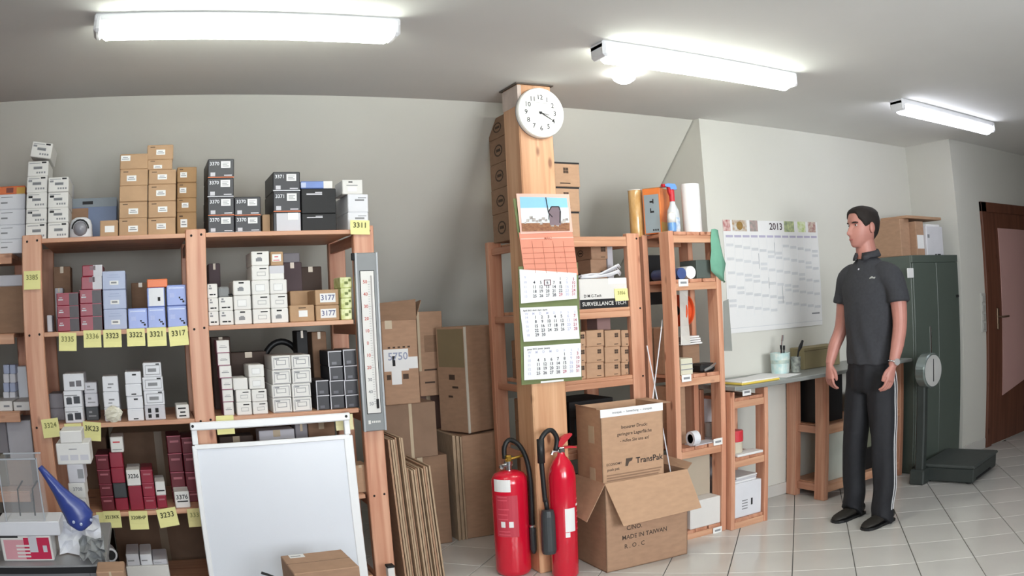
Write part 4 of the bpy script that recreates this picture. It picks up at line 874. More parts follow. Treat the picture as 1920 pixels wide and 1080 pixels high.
quad_plate('picture_mill', [(1030, 397), (1052, 396), (1051.5, 422), (1031, 422)], mat('print_mill', '#7c6a72', .6, .06, 20), cal, org, .0008, YCAL - .0077)
for a, b, wd in (((1023.5, 370), (1028.5, 399), .7), ((1028.5, 399), (1036, 407), .7), ((1028, 398), (1034, 387.5), .9), ((1034, 387.5), (1048, 387.5), .9), ((1048, 387.5), (1051, 397), .9), ((1050.5, 396), (1050, 418), 1.0), ((1030, 400), (1029, 412), .5)):
    d = Vector((b[0] - a[0], b[1] - a[1])).normalized(); nx, ny = -d.y * wd, d.x * wd
    quad_plate('picture_line', [(a[0] + nx, a[1] + ny), (b[0] + nx, b[1] + ny), (b[0] - nx, b[1] - ny), (a[0] - nx, a[1] - ny)], INK, cal, org, .0005, YCAL - .0086)
SHR = mat('print_shrub', '#8d8482', .7, .3, 90, hex2='#c4bdb8'); rnd = random.Random(4)
for px, py, rr in ((990, 413, 5), (996, 408, 5), (1001, 412, 5), (1007, 415, 4), (1013, 413, 4), (1019, 410, 5), (1024, 413, 4), (1058, 413, 5), (1063, 411, 4), (1054, 416, 4), (1036, 421, 5), (1045, 421, 5), (1015, 419, 4), (985, 418, 3)):
    quad_plate('picture_shrub', [(px + rr * math.cos(t) * rnd.uniform(.6, 1.1), py + rr * math.sin(t) * rnd.uniform(.6, 1.1)) for t in (PI * 1.25, PI * 1.75, PI * .25, PI * .75)], SHR, cal, org, .0005, YCAL - .0074)
quad_plate('peach_sheet', [(973, 436), (1073, 433), (1084, 515), (984, 519)], PEACH, cal, org, .002, YCAL - .002)
tx = quad_plate('peach_rule', [(976, 447), (1075, 444), (1075.3, 446), (976.3, 449)], PEACHF, cal, org, .0006, YCAL - .0034)
gl = MB()
PL = mat('peach_line', '#b46c56', .6)
def seg(a, b, wd, m, name='grid_line', Y=YCAL - .0036):
    d = Vector((b[0] - a[0], b[1] - a[1])).normalized(); nx, ny = -d.y * wd, d.x * wd
    return quad_plate(name, [(a[0] + nx, a[1] + ny), (b[0] + nx, b[1] + ny), (b[0] - nx, b[1] - ny), (a[0] - nx, a[1] - ny)], m, cal, org, .0005, Y)
for k in range(1, 6): seg((978 + k * 1.0, 455 + k * 10), (1076 + k * 1.2, 452 + k * 10), .35, PL)
for k in range(1, 5): seg((978 + k * 19.5, 452), (985 + k * 19.8, 512), .35, PL)
letter(cal, 'MÄRZ', (cp(1027, 447) - org).x, YCAL - .0040 - org.y, (cp(1027, 447) - org).z, .016, mat('brick_ink', '#b06048', .6))
letter(cal, '1', (cp(1014, 484) - org).x, YCAL - .0040 - org.y, (cp(1014, 484) - org).z, .012, mat('brick_ink', '#b06048', .6)); letter(cal, '1', (cp(1051, 483) - org).x, YCAL - .0040 - org.y, (cp(1051, 483) - org).z, .012, mat('brick_ink', '#b06048', .6))
PURP = mat('calendar_ink', '#3d3d4c', .6); PALE = mat('calendar_pale', '#b9bcd8', .6); CRED = mat('calendar_red', '#b5566e', .6)
def month(quad, start, days, w0, title, row0, rows, redfri=()):
    pg = quad_plate('month_page', quad, PAPER, cal, org, .0015, YCAL - .003)
    (ax, ay), (bx, by), (cx_, cy_), (dx, dy) = quad
    def uv(u, v):
        x = (ax + (bx - ax) * u) * (1 - v) + (dx + (cx_ - dx) * u) * v; y = (ay + (by - ay) * u) * (1 - v) + (dy + (cy_ - dy) * u) * v
        return cp(x, y, YCAL - .0036) - org
    if title:
        p = uv(.26, .09); letter(pg, title, p.x, p.y - .0012, p.z, .011, PURP, 'heading')
        for k in range(8):
            p = uv(.10 + k * .122, .19); letter(pg, 'WMDMDFSS'[k], p.x, p.y - .0012, p.z, .0165, PALE, 'weekday')
    d = 1
    for r in range(rows):
        p = uv(.09, row0 + r * (.95 - row0) / rows); letter(pg, str(w0 + r), p.x, p.y - .0012, p.z, .017, PALE, 'week_number')
        for k in range(7):
            if (r == 0 and k < start) or d > days: continue
            p = uv(.25 + k * .115, row0 + r * (.95 - row0) / rows)
            letter(pg, str(d), p.x, p.y - .0012, p.z, .0215, CRED if (k == 6 or d in redfri) else (PALE if k == 5 else PURP), 'day_numeral'); d += 1
    return pg, uv
pg, uv = month([(974, 505), (1081, 512), (1082, 560), (977, 569)], 4, 31, 9, None, .24, 5, (29,))
a, b = uv(.42, .29), uv(.54, .47)
for q in ((a.x, b.x, a.z - .003, a.z), (a.x, b.x, b.z, b.z + .003), (a.x, a.x + .003, b.z, a.z), (b.x - .003, b.x, b.z, a.z)): MB().box(q[0], q[1], a.y - .003, a.y - .0015, q[2], q[3]).build('date_frame', mat('date_frame', '#6e3a48', .5), cal)
month([(975, 577), (1082, 573), (1087, 635), (982, 641)], 0, 30, 14, 'April 2013  Avril  April  Aprile', .30, 5)
month([(982, 650), (1089, 643), (1090, 706), (983, 713)], 4, 31, 9, 'Januar 2013  Janvier  January', .30, 5, (29,))
quad_plate('imprint_strip', [(1014, 715), (1057, 711), (1057, 714.5), (1014, 718.5)], PAPER, cal, org, .0006, YCAL + .0025)

# ================================================================== deep rack behind the pillar
YA = 3.90
XA0, XA1 = 1.985, 2.692
ra = empty('wooden_rack', (2.25, YA, 0), 0, 'pine rack standing behind the timber pillar, holding kraft cartons', 'rack')
AZ = [1.757, 1.363, 0.979, 0.60, 0.12]
for x0, x1 in ((XA0, XA0 + .085), (2.607, XA1)):
    p = post(ra, x0, x1, YA, .045, 1.775, 2.25, YA)
    for z in AZ[:4]: bolt_heads(p, [(x1 - 2.25 - .02, z - .012)], -.001)
    post(ra, x0, x1, YA + .52, .045, 1.775, 2.25, YA)
for z in AZ:
    MB().box(XA0 + .087 - 2.25, 2.605 - 2.25, .005, .56, z - .02, z, .002).build('shelf_board', WX, ra)
    MB().box(XA0 + .087 - 2.25, 2.605 - 2.25, .002, .024, z - .055, z - .0205, .002).build('front_rail', WX, ra)
    for x in (XA0 + .02, 2.63): MB().box(x - 2.25, x + .02 - 2.25, .045, .52, z - .06, z - .021, .002).build('cross_rail', WY, ra)
def logo_left(o, v=.5):
    """dark outlined oval symbol printed on the left side"""
    wd, dp, ht = o['_w'], o['_d'], o['_h']; mb = MB(); ry, rz = dp * .17, ht * .24
    for k in range(12):
        a0, a1 = 2 * PI * k / 12, 2 * PI * (k + 1) / 12; yc = dp * .12
        p = [(-wd / 2 - .001, yc + ry * s * math.cos(a), ht * v + rz * s * math.sin(a)) for s, a in ((1, a0), (1, a1), (.78, a1), (.78, a0))]
        mb.add(p, [(0, 1, 2, 3)])
    mb.box(-wd / 2 - .0012, -wd / 2, dp * .12 - ry * .5, dp * .12 + ry * .5, ht * v - rz * .2, ht * v + rz * .25)
    l = mb.build('oval_logo', INKB, o); l['kind'] = 'stuff'
def sq_logo(o, u=.78, v=.72, s=.03):
    wd, dp, ht = o['_w'], o['_d'], o['_h']; x = -wd / 2 + u * wd; z = v * ht; mb = MB()
    for i in (0, 1):
        for j in (0, 1): mb.box(x + i * s * .55 - s * .5, x + i * s * .55, -dp / 2 - .0008, -dp / 2, z + j * s * .55 - s * .5, z + j * s * .55)
    mb.build('square_logo', INKB, o)['kind'] = 'stuff'
    print_bars(o, [(u - .15, u + .1, .12, .17)], INKB)
# tall stack on the rack top, seen past the left of the pillar
ys = [449, 405, 359, 313, 267, 229]; z = AZ[0]; XB = at(920, 340, Y=4.30).x
for k in range(5):
    Z1 = at(921, ys[k + 1], Y=4.30).z
    o = carton('kraft_carton', 'brown carton with oval logo, %s of the tall stack behind the pillar' % ('lowest', 'second', 'third', 'fourth', 'topmost')[k], 'box', 'oval-logo cartons behind the pillar', XB, XB + .12, z + .0002, Z1, 3.98, .32, KRAFT_D, random.uniform(-.012, .012)); logo_left(o); z = Z1
z = AZ[0]
for k, yt in enumerate((397, 351, 305)):
    Z1 = at(1065, yt, Y=3.95).z
    o = carton('kraft_carton', 'kraft carton with square logo, %s of three right of the windmill picture' % ('lowest', 'middle', 'top')[k], 'box', 'square-logo cartons on the rack top', 2.085, at(1085, yt + 20, Y=3.95).x, z + .0002, Z1, 3.94, .19, KRAFT_L); sq_logo(o, .66, .66, .03); z = Z1
    plate(o, 'dark_lid_edge', .1, 1, .93, 1, INK, .0008)
# below: cartons in the rack
def acol(zb, a, b, ys, Yf, dp, m, where, deco, grp, n0='kraft_carton'):
    z = zb; out = []
    for k in range(len(ys) - 1):
        yy = (ys[k] + ys[k + 1]) / 2; Z1 = at((a + b) / 2, ys[k + 1], Y=Yf).z
        pos = '' if len(ys) == 2 else (('lowest', 'middle', 'top')[k] if len(ys) == 4 else ('lower', 'upper')[k]) + ' '
        o = carton(n0, pos + where, 'box', grp, at(a, yy, Y=Yf).x, at(b, yy, Y=Yf).x, z + .0002, Z1, Yf, dp, m, random.uniform(-.02, .02)); z = Z1
        if deco: deco(o)
        out.append(o)
    return out
GG = 'small kraft cartons behind the calendar'
acol(AZ[1], 1109, 1139.5, [580, 486, 459], 4.05, .2, KRAFT, 'pinkish kraft carton behind the white cable bundle', lambda o: (sq_logo(o, .72, .7, .03), logo_left(o)), 'kraft cartons above the surveillance carton')
o = acol(AZ[1], 1141.5, 1152, [580, 459], 4.05, .18, GREYW, 'grey-white carton beside the pinkish kraft cartons', None, None)
sv = carton('surveillance_carton', 'white carton with black SURVEILLANCE TECH band under cable bundle', 'box', None, at(1087, 550, Y=3.905).x, at(1176.5, 550, Y=3.905).x, AZ[1] + .0003, at(1130, 522, Y=3.905).z, 3.905, .12, WHITE)
plate(sv, 'black_band', 0, 1, 0, .31, INK, .0008); wr(sv, 'SURVEILLANCE TECH', .5, .15, .030, WHITE, .0014); wr(sv, 'D M C-Tech', .26, .42, .022, INK, .0012); plate(sv, 'lid_flap', .6, .98, .80, 1, PAPER, .0007)
note(1152, 541, 1177, 564, '3356', 'yellow sticky note reading 3356 on the white surveillance carton', 3.902, pen=PENC, size=.026)
zt = sv.location.z + sv['_h'] + .001
cb_ = empty('cable_bundle', ((at(1125, 515, Y=3.95).x), 3.96, zt), 0, 'bundle of white cables lying on the surveillance carton', 'cables')
rnd = random.Random(8)
for k in range(8):
    y = rnd.uniform(-.03, .04); h = .006 + .0065 * k
    MB().tube([(-.13, y, .006 + .002 * k), (-.07, y - .005, .006 + .004 * k * rnd.random()), (0, y, .008 + h * .4), (.06, y + .005, .01 + h * .8), (.115, y, .012 + h + .012), (.135, y + .01, .008 + h)], .0055, 7).build('cable', WHITE2, cb_, smooth=True)
for (a, b), nm in zip(((1100, 1133), (1135, 1164), (1165.5, 1179)), ('of the left column', 'of the middle column', 'of the right column')):
    acol(AZ[2], a, b, [708, 680, 650, 619], 3.93, .16, KRAFT_L, 'small kraft carton %s behind the calendar' % nm, lambda o: sq_logo(o, .72, .68, .022), GG)
acol(AZ[2], 1086, 1099, [708, 680, 651, 622], 3.94, .16, KRAFT_L, 'narrow kraft carton half hidden by the calendar edge', lambda o: sq_logo(o, .5, .68, .022), GG)
acol(AZ[2], 1122, 1147, [708, 590], 4.10, .12, mat('mauve_card', '#a0807c', .7, .06), 'mauve-brown carton rising behind the small kraft cartons', None, None)
def fillcol(zb, zt_, x0, x1, y0, dp, lab, m=KRAFT_D):
    o = carton('kraft_carton', lab, 'box', 'kraft cartons low behind the pillar', x0, x1, zb + .0003, zt_, y0, dp, m); logo_left(o); return o
for k, (zb, z0_, z1_) in enumerate(((AZ[2], 0, .11), (AZ[2], .1102, .22), (AZ[3], 0, .13), (AZ[3], .1302, .26), (AZ[4], 0, .2), (AZ[4], .2002, .4))):
    fillcol(zb + z0_, zb + z1_, 2.085, 2.20, 4.0, .38, 'dim kraft carton with oval logo left of pillar, %s of six' % ('third level lower', 'third level upper', 'fourth level lower', 'fourth level upper', 'bottom level lower', 'bottom level upper')[k])
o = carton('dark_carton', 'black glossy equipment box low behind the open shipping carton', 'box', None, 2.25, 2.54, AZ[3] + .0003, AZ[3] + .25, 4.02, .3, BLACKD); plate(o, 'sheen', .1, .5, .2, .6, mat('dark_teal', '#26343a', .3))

# ================================================================== fire extinguishers
def arc(c, r, a0, a1, n=10, pl='xz'):
    out = []
    for k in range(n + 1):
        a = a0 + (a1 - a0) * k / n
        out.append((c[0] + r * math.cos(a), c[1], c[2] + r * math.sin(a)) if pl == 'xz' else (c[0], c[1] + r * math.cos(a), c[2] + r * math.sin(a)))
    return out
b = at(963, 1068, Z=0); RE = .094
e1 = empty('fire_extinguisher', (1.760, 3.80, .001), 0, 'wide red powder fire extinguisher with black hose, left of pillar', 'extinguisher', 'red fire extinguishers')
zsh = at(955, 888, Y=3.77).z; ztp = at(955, 878, Y=3.77).z
o = MB().lathe([(0, 0), (RE * .86, 0), (RE * .97, .012), (RE, .03), (RE, zsh - .05), (RE * .96, zsh - .025), (RE * .8, zsh - .004), (RE * .5, zsh + .008), (RE * .22, zsh + .012), (0, zsh + .012)], 36).build('cylinder', RED, e1, smooth=True)
def wrap_label(par, R_, z0, z1, a0, a1, m, name, off=.0006):
    n = 8; mb = MB(); vs = []
    for k in range(n + 1):
        a = math.radians(a0 + (a1 - a0) * k / n)
        for rr in (R_ + off, R_ - .0002):
            for z in (z0, z1): vs.append((rr * math.sin(a), -rr * math.cos(a), z))
    fs = []
    for k in range(n):
        p = 4 * k; fs += [(p, p + 4, p + 5, p + 1), (p + 2, p + 3, p + 7, p + 6), (p + 1, p + 5, p + 7, p + 3), (p, p + 2, p + 6, p + 4)]
    fs += [(0, 1, 3, 2), (4 * n, 4 * n + 2, 4 * n + 3, 4 * n + 1)]
    return mb.add(vs, fs).build(name, m, par)
LBR = mat('red_label', '#d8596a', .5, .05)
ZE = lambda py: at(955, py, Y=3.72).z
wrap_label(e1, RE, ZE(923), ZE(900), -80, -22, PAPER, 'white_label')
wrap_label(e1, RE, ZE(1008), ZE(930), -75, -2, mat('label_red', '#c23a4c', .5, .04), 'instruction_label')
for z in (932, 938, 955, 965, 974, 997, 1003): wrap_label(e1, RE, ZE(z + 1.8), ZE(z), -68, -25 - (z % 3) * 5, LBR, 'label_line', .0012)
for a in (-58, -32): wrap_label(e1, RE, ZE(990), ZE(979), a, a + 14, PAPER, 'pictogram', .0013)
MB().lathe([(.018, zsh + .008), (.018, zsh + .04), (.024, zsh + .042), (.024, zsh + .06), (0, zsh + .062)], 16).build('valve', CHROME, e1, smooth=False)
MB().box(-.045, .02, -.012, .012, zsh + .03, zsh + .048, .004).build('valve_body', CHROME, e1)
MB().lathe([(0, .012), (.012, .011), (.013, 0)], 14, (-.046, -.01, zsh + .036), 'y').build('gauge', CHROME, e1)
MB().tube([(-.015, 0, zsh + .066), (.03, -.005, zsh + .072), (.08, -.01, zsh + .080)], .007, 8).build('lever', BRASS, e1)
MB().box(-.014, .014, -.014, .014, zsh + .06, zsh + .09, .004).build('valve_head', BRASS, e1)
hz = zsh + .05
MB().tube(spline([(-.01, .02, hz + .02), (-.008, .02, hz + .08), (.02, .015, hz + .115), (.055, -.02, hz + .09), (.076, -.055, hz + .02), (.082, -.074, hz - .08), (.083, -.078, hz - .2), (.082, -.078, hz - .36)]), .0125, 10).build('hose', RUBBER, e1, smooth=True)
MB().tube([(.082, -.078, hz - .34), (.082, -.078, hz - .36), (.082, -.078, hz - .47), (.082, -.078, hz - .49)], [.015, .017, .016, .010], 12).build('nozzle', DGREY, e1, smooth=True)
MB().lathe([(.013, 0), (.018, .003), (.018, .012), (.013, .015)], 12, (.082, -.078, hz - .345)).build('hose_ring', CHROME, e1)
R2 = .070
e2 = empty('fire_extinguisher', (1.958, 3.60, .001), 0, 'slim red carbon dioxide fire extinguisher with black horn, before pillar', 'extinguisher', 'red fire extinguishers')
Z2 = lambda py: at(1050, py, Y=3.56).z
zs2 = Z2(893); zn = Z2(858)
MB().lathe([(0, 0), (R2 * .93, 0), (R2, .012), (R2, zs2 - .02), (R2 * .97, zs2), (R2 * .85, zs2 + (zn - zs2) * .4), (R2 * .6, zs2 + (zn - zs2) * .75), (R2 * .3, zn), (R2 * .24, zn + .02), (0, zn + .02)], 36).build('cylinder', RED, e2, smooth=True)
wrap_label(e2, R2, Z2(998), Z2(954), -22, 25, PAPER, 'white_label'); wrap_label(e2, R2, Z2(1008), Z2(999), -22, -2, PAPER, 'inspection_tag')
wrap_label(e2, R2, Z2(952), Z2(948), 35, 75, PAPER, 'label_strip')
for z in (938, 962, 972, 983, 995): wrap_label(e2, R2, Z2(z + 2), Z2(z), 40, 75, LBR, 'label_line')
MB().box(-.016, .016, -.016, .016, zn + .012, zn + .045, .005).build('valve', CHROME, e2)
MB().tube([(-.01, 0, zn + .028), (-.045, .005, zn + .024), (-.05, .005, zn + .01)], .009, 8).build('outlet', CHROME, e2)
MB().prism([(-.02, zn + .048), (.0, zn + .048), (.03, zn + .072), (.062, zn + .10), (.06, zn + .108), (.03, zn + .105), (.0, zn + .092), (-.015, zn + .075)], -.012, .012).build('lever', REDP, e2)
MB().prism([(.0, zn + .036), (.05, zn + .034), (.085, zn + .03), (.085, zn + .037), (.05, zn + .044), (0, zn + .046)], -.012, .012).build('handle', REDP, e2)
hx = -.118
MB().tube(spline([(-.03, .0, zn + .03), (-.02, -.0, zn + .09), (-.05, -.004, zn + .135), (-.09, -.008, zn + .125), (hx + .0, -.01, zn + .08), (hx, -.012, zn), (hx + .005, -.014, zn - .12), (hx + .01, -.016, zn - .22)]), .0125, 10).build('hose', RUBBER, e2, smooth=True)
MB().tube([(hx, -.012, zn + .10), (hx, -.012, zn - .02)], .019, 12).build('hose_grip', RUBBER, e2, smooth=True)
MB().lathe([(.012, .235), (.03, .23), (.036, .2), (.038, .02), (.034, 0), (0, 0)], 20, (hx + .02, -.018, Z2(1036))).build('horn', DGREY, e2, smooth=False)
MB().tube([(hx + .01, -.016, zn - .20), (hx + .02, -.018, Z2(1036) + .22)], .012, 10).build('horn_stem', RUBBER, e2, smooth=True)

# ================================================================== shipping cartons in front of the narrow rack
fb = empty('shipping_carton', (2.40, 3.635, .001), math.radians(-2), 'lower kraft carton with open flaps printed MADE IN TAIWAN', 'box')
W2, D2 = .255, .155
zt = at(1146, 905, Y=3.49).z - .001
for q in ((-W2, W2, -D2, -D2 + .005, 0, zt), (-W2, W2, D2 - .005, D2, 0, zt), (-W2, -W2 + .005, -D2, D2, 0, zt), (W2 - .005, W2, -D2, D2, 0, zt), (-W2, W2, -D2, D2, 0, .005)): MB().box(*q).build('panel', KRAFT, fb)
def flap(par, pts, m=KRAFT, t=.004):
    v = [Vector(p) for p in pts]; n = (v[1] - v[0]).cross(v[3] - v[0]).normalized() * t
    return MB().add(v + [p + n for p in v], [(0, 1, 2, 3), (7, 6, 5, 4), (0, 4, 5, 1), (1, 5, 6, 2), (2, 6, 7, 3), (3, 7, 4, 0)]).build('flap', m, par)
flap(fb, [(-W2, -D2, zt), (W2, -D2, zt), (W2 + .015, -D2 - .11, zt - .20), (-W2 + .04, -D2 - .11, zt - .21)], KRAFT_L)
flap(fb, [(-W2, D2, zt), (-W2, -D2, zt), (-W2 - .10, -D2 + .02, zt - .19), (-W2 - .10, D2 - .02, zt - .17)], KRAFT)
flap(fb, [(W2, -D2, zt), (W2, D2, zt), (W2 + .06, D2, zt + .03), (W2 + .06, -D2 + .04, zt + .02)], KRAFT)
KI = mat('stamp_ink', '#4f4138', .8)
for s, dz in (('C/NO.', .225), ('MADE IN TAIWAN', .175), ('R . O . C', .125)): letter(fb, s, -.02 if s.startswith('M') else -.085, -D2 - .001, dz, .034, KI)
ub = empty('shipping_carton', (2.335, 3.64, .008), math.radians(-3), 'tall open kraft carton printed TransPak inside the lower carton', 'box')
W3, D3 = .185, .135
z3 = at(1112, 772, Y=3.5).z - .008; zb3 = .0
for q in ((-W3, W3, -D3, -D3 + .005, zb3, z3), (-W3, W3, D3 - .005, D3, zb3, z3), (-W3, -W3 + .005, -D3, D3, zb3, z3), (W3 - .005, W3, -D3, D3, zb3, z3), (-W3, W3, -D3, D3, zb3, zb3 + .005)): MB().box(*q).build('panel', KRAFT_L, ub)
MB().box(-W3 - .001, W3 + .001, -D3 - .0012, -D3, z3 - .04, z3 + .001).build('printed_tape', PAPER, ub)
letter(ub, 'transpak  ~  bewerbung  ~  transpak', 0, -D3 - .002, z3 - .02, .016, INKG)
for s, dz, sz in (('besserer Druck:', .10, .024), ('geringere Lagerfläche', .135, .024), ('- rufen Sie uns an!', .17, .024)): letter(ub, s, .01, -D3 - .001, z3 - dz, sz, KI)
letter(ub, 'TransPak', .095, -D3 - .001, z3 - .285, .044, INK); letter(ub, 'ECONOMY', -.115, -D3 - .001, z3 - .285, .018, KI); letter(ub, 'push pak', -.12, -D3 - .001, z3 - .312, .02, KI)
for k in range(3): MB().box(-.16, .17 - .01 * k, -D3 - .0008, -D3, z3 - .345 - k * .014, z3 - .338 - k * .014).build('print_line', KRAFT_D, ub)
MB().prism([(-.05, z3 - .305), (-.035, z3 - .305), (-.027, z3 - .285), (-.01, z3 - .28), (-.005, z3 - .265), (-.045, z3 - .265)], -D3 - .0008, -D3).build('logo', KI, ub)
for z in (.40, .18): MB().box(-W3 - .001, -W3, -.06, .0, z3 - z, z3 - z + .09).build('tape', TAPE, ub)
flap(ub, [(W3, -D3, z3), (W3, D3, z3), (W3 + .07, D3, z3 + .0), (W3 + .09, -D3 + .06, z3 - .01)], KRAFT)
flap(ub, [(-W3, D3, z3), (-W3, -D3 + .03, z3), (-W3 - .0, -D3 + .03, z3 + .006), (-W3 - .0, D3, z3 + .008)], KRAFT)

# thin white rods leaning in the open carton
for k, (a, b_) in enumerate((((1242, 600), (1222, 762)), ((1213, 648), (1236, 768)))):
    A_, B_ = at(*a, Y=3.80), at(*b_, Y=3.70)
    d_ = (B_ - A_).normalized(); e_ = B_ + d_ * ((.02 - B_.z) / d_.z * .9)
    tag(MB().tube([A_, B_, e_], .0035, 6).build('white_rod', WHITE2), ('taller', 'shorter')[k] + ' thin white rod leaning out of the TransPak carton', 'rod', 'white rods in the carton')
# ================================================================== narrow slatted racks seen end-on
def slat_rack(name, label, X0, X1, Y0, Y1, levels, top, pw=.036, pd=.095, nsl=3):
    e = empty(name, ((X0 + X1) / 2, Y0, 0), 0, label, 'rack'); ox = (X0 + X1) / 2
    for x in (X0, X1 - pw):
        for y in (Y0, Y1 - pd): MB().box(x - ox, x + pw - ox, y - Y0, y + pd - Y0, 0, top, .003).build('upright', WZ, e)
    W_ = (X1 - X0 - 2 * pw - .004)
    for z in levels:
        for y in (0.006, Y1 - Y0 - .03): MB().box(X0 + pw - ox, X1 - pw - ox, y, y + .022, z - .062, z - .0205, .002).build('crossbar', WX, e)
        sw_ = W_ / nsl
        for k in range(nsl):
            a = X0 + pw + .002 + k * sw_ + .004 - ox
            MB().box(a, a + sw_ - .008, .004 + .006 * (k % 2), Y1 - Y0 - .01, z - .02, z, .002).build('slat', WY, e)
    return e
YB2, YB3 = 3.68, 4.03
XL, XR = 2.738, 3.105
BZ = [1.765, 1.50, .965, .552, .055]
rb = slat_rack('narrow_rack', 'tall narrow slatted pine rack beside the wall planner', XL, XR, YB2, YB3, BZ, 1.768)
TAGM = mat('shelf_tag', '#f0f0ee', .5)
def shelf_tag(par, px, py, Yf, label):
    c = at(px, py, Y=Yf); o = MB().box(-.034, .034, -.003, 0, -.020, .020, .001).build('shelf_tag', TAGM, None, (c.x, Yf, c.z)); tag(o, label, 'tag', 'white shelf tags')
    MB().box(-.022, .022, -.0036, -.003, -.006, .006).build('print', INKG, o)
shelf_tag(rb, 1281, 530, YB2 + .002, 'white shelf tag on the second level of the narrow rack'); shelf_tag(rb, 1287, 709, YB2 - .0015, 'white shelf tag on the third level of the narrow rack')
shelf_tag(rb, 1346, 828, YB2 - .0015, 'white shelf tag at the right of the fourth level'); shelf_tag(rb, 1345, 994, YB2 - .0015, 'white shelf tag on the bottom bar of the narrow rack')
# low rack to its right
YC2 = 3.64
rc_ = slat_rack('low_rack', 'low slatted pine rack under the grey worktop', 3.112, 3.415, YC2, 4.02, [.80, .445, .062], .838, .03, .09, 2)
shelf_tag(rc_, 1400, 735, YC2 - .0015, 'white shelf tag on the top bar of the low rack')
MB().box(3.15 - 3.2635, 3.38 - 3.2635, .32, .326, .07, .775).build('back_panel', mat('white_panel', '#e6e8ee', .5, .02), rc_)
# ---- things on top of the racks
zt = BZ[0]
def cyl(name, label, cat, px, py, Yf, r, h, zb, m, axis='z'):
    c = at(px, py, Y=Yf); o = MB().lathe([(0, 0), (r * .97, 0), (r, .004), (r, h - .004), (r * .97, h), (0, h)], 28).build(name, m, None, (c.x, Yf, zb + .0006)); autosmooth(o); return tag(o, label, cat)
zA = AZ[0] + .0002
hR = at(1193, 356, Y=3.95).z - zA
brm = mat('brown_film', '#b88a4c', .15, .25, 12, (3, 3, 1), hex2='#d9b27c')
o = cyl('film_roll', 'roll of brown packing film at the left end above the rack', 'roll', 1193, 400, 3.99, .042, hR, zA, brm)
MB().lathe([(.018, hR), (.045, hR), (.045, hR + .003), (.018, hR + .003)], 24).build('core', PAPER, o)
cc_ = at(1236, 425, Y=3.90)
o = carton('orange_carton', 'tall orange carton with grey panel on top of the racks', 'box', None, cc_.x - .055, cc_.x + .055, BZ[0] + .0206, at(1225, 347, Y=3.85).z, 3.83, .16, mat('orange_box', '#dc7a3a', .4, .05), math.radians(-58))
o.location.z = AZ[0] + .012
plate(o, 'grey_panel', .08, .92, .02, .86, mat('panel_grey', '#8f9aa0', .5, .05), .0008); print_bars(o, [(.40, .62, .68, .72), (.40, .62, .46, .5), (.40, .46, .46, .56), (.56, .62, .66, .76)], INK, .0012); print_bars(o, [(.50 + .12 * k, .58 + .12 * k, .06, .10) for k in range(3)], INK, .0012, 'dot_print'); plate(o, 'yellow_side', 0, 1, 0, .25, mat('side_yellow', '#c9a050', .5), .0006, 'right')
h = o['_h']; MB().add([(-o['_w'] / 2, -.08, h), (o['_w'] / 2, -.08, h), (o['_w'] / 2 + .01, .06, h + .018), (-o['_w'] / 2 + .01, .06, h + .012), (-o['_w'] / 2, -.08, h + .003), (o['_w'] / 2, -.08, h + .003), (o['_w'] / 2 + .01, .06, h + .021), (-o['_w'] / 2 + .01, .06, h + .015)], [(0,1,2,3),(7,6,5,4),(0,4,5,1),(1,5,6,2),(2,6,7,3),(3,7,4,0)]).build('lid_flap', CARD_B, o)
# spray bottle with red and blue trigger
c = at(1264, 430, Y=3.78)
sp = empty('spray_bottle', (c.x, 3.78, zt + .0006), 0, 'clear spray bottle with red and blue trigger head', 'bottle')
MB().lathe([(0, 0), (.034, 0), (.037, .01), (.037, .10), (.033, .13), (.018, .16), (.014, .185), (0, .185)], 24).build('bottle', mat('milky_plastic', '#cfd3d8', .2, .1, 10), sp, smooth=True)
MB().lathe([(.0375, .02), (.0378, .02), (.0378, .085), (.0375, .085)], 24).build('label', mat('blue_label', '#7f9fc6', .4, .2, 30, hex2='#dfe6ee'), sp)
zz = at(1264, 352, Y=3.78).z - zt
MB().lathe([(.016, .18), (.016, zz - .02), (.012, zz - .01), (0, zz - .01)], 16).build('neck', REDP, sp)
MB().prism([(-.05, zz + .014), (-.03, zz + .022), (.02, zz + .02), (.03, zz + .004), (.03, zz - .012), (-.012, zz - .014), (-.018, zz), (-.05, zz + .004)], -.012, .012).build('spray_head', mat('trigger_blue', '#6f9de0', .35), sp)
MB().prism([(-.03, zz + .006), (-.018, zz + .006), (-.008, zz - .03), (-.014, zz - .05), (-.024, zz - .03)], -.009, .009).build('trigger', REDP, sp)
MB().lathe([(0, -.012), (.010, -.012), (.010, .006), (0, .006)], 12, (-.055, 0, zz + .009), 'x').build('nozzle', REDP, sp)
c = at(1257, 430, Y=3.73)
bt = empty('cleaner_bottle', (c.x - .005, 3.705, zt + .0006), 0, 'small white and blue cleaner bottle before the orange carton', 'bottle')
MB().lathe([(0, 0), (.022, 0), (.024, .004), (.024, .05), (0, .05)], 20).build('lower_body', mat('bottle_blue', '#6f9bd0', .35), bt, smooth=False)
MB().lathe([(.024, .05), (.024, .085), (.02, .10), (.012, .108), (0, .108)], 20).build('upper_body', WHITE, bt, smooth=True)
hp = at(1296, 346, Y=3.80).z - zt
o = cyl('paper_roll', 'upright white kitchen paper roll on top of the narrow rack', 'roll', 1297, 400, 3.80, .056, hp, zt, PAPER)
MB().lathe([(.018, hp), (.020, hp), (.020, hp + .002), (.018, hp + .002)], 20).build('core', KRAFT, o)
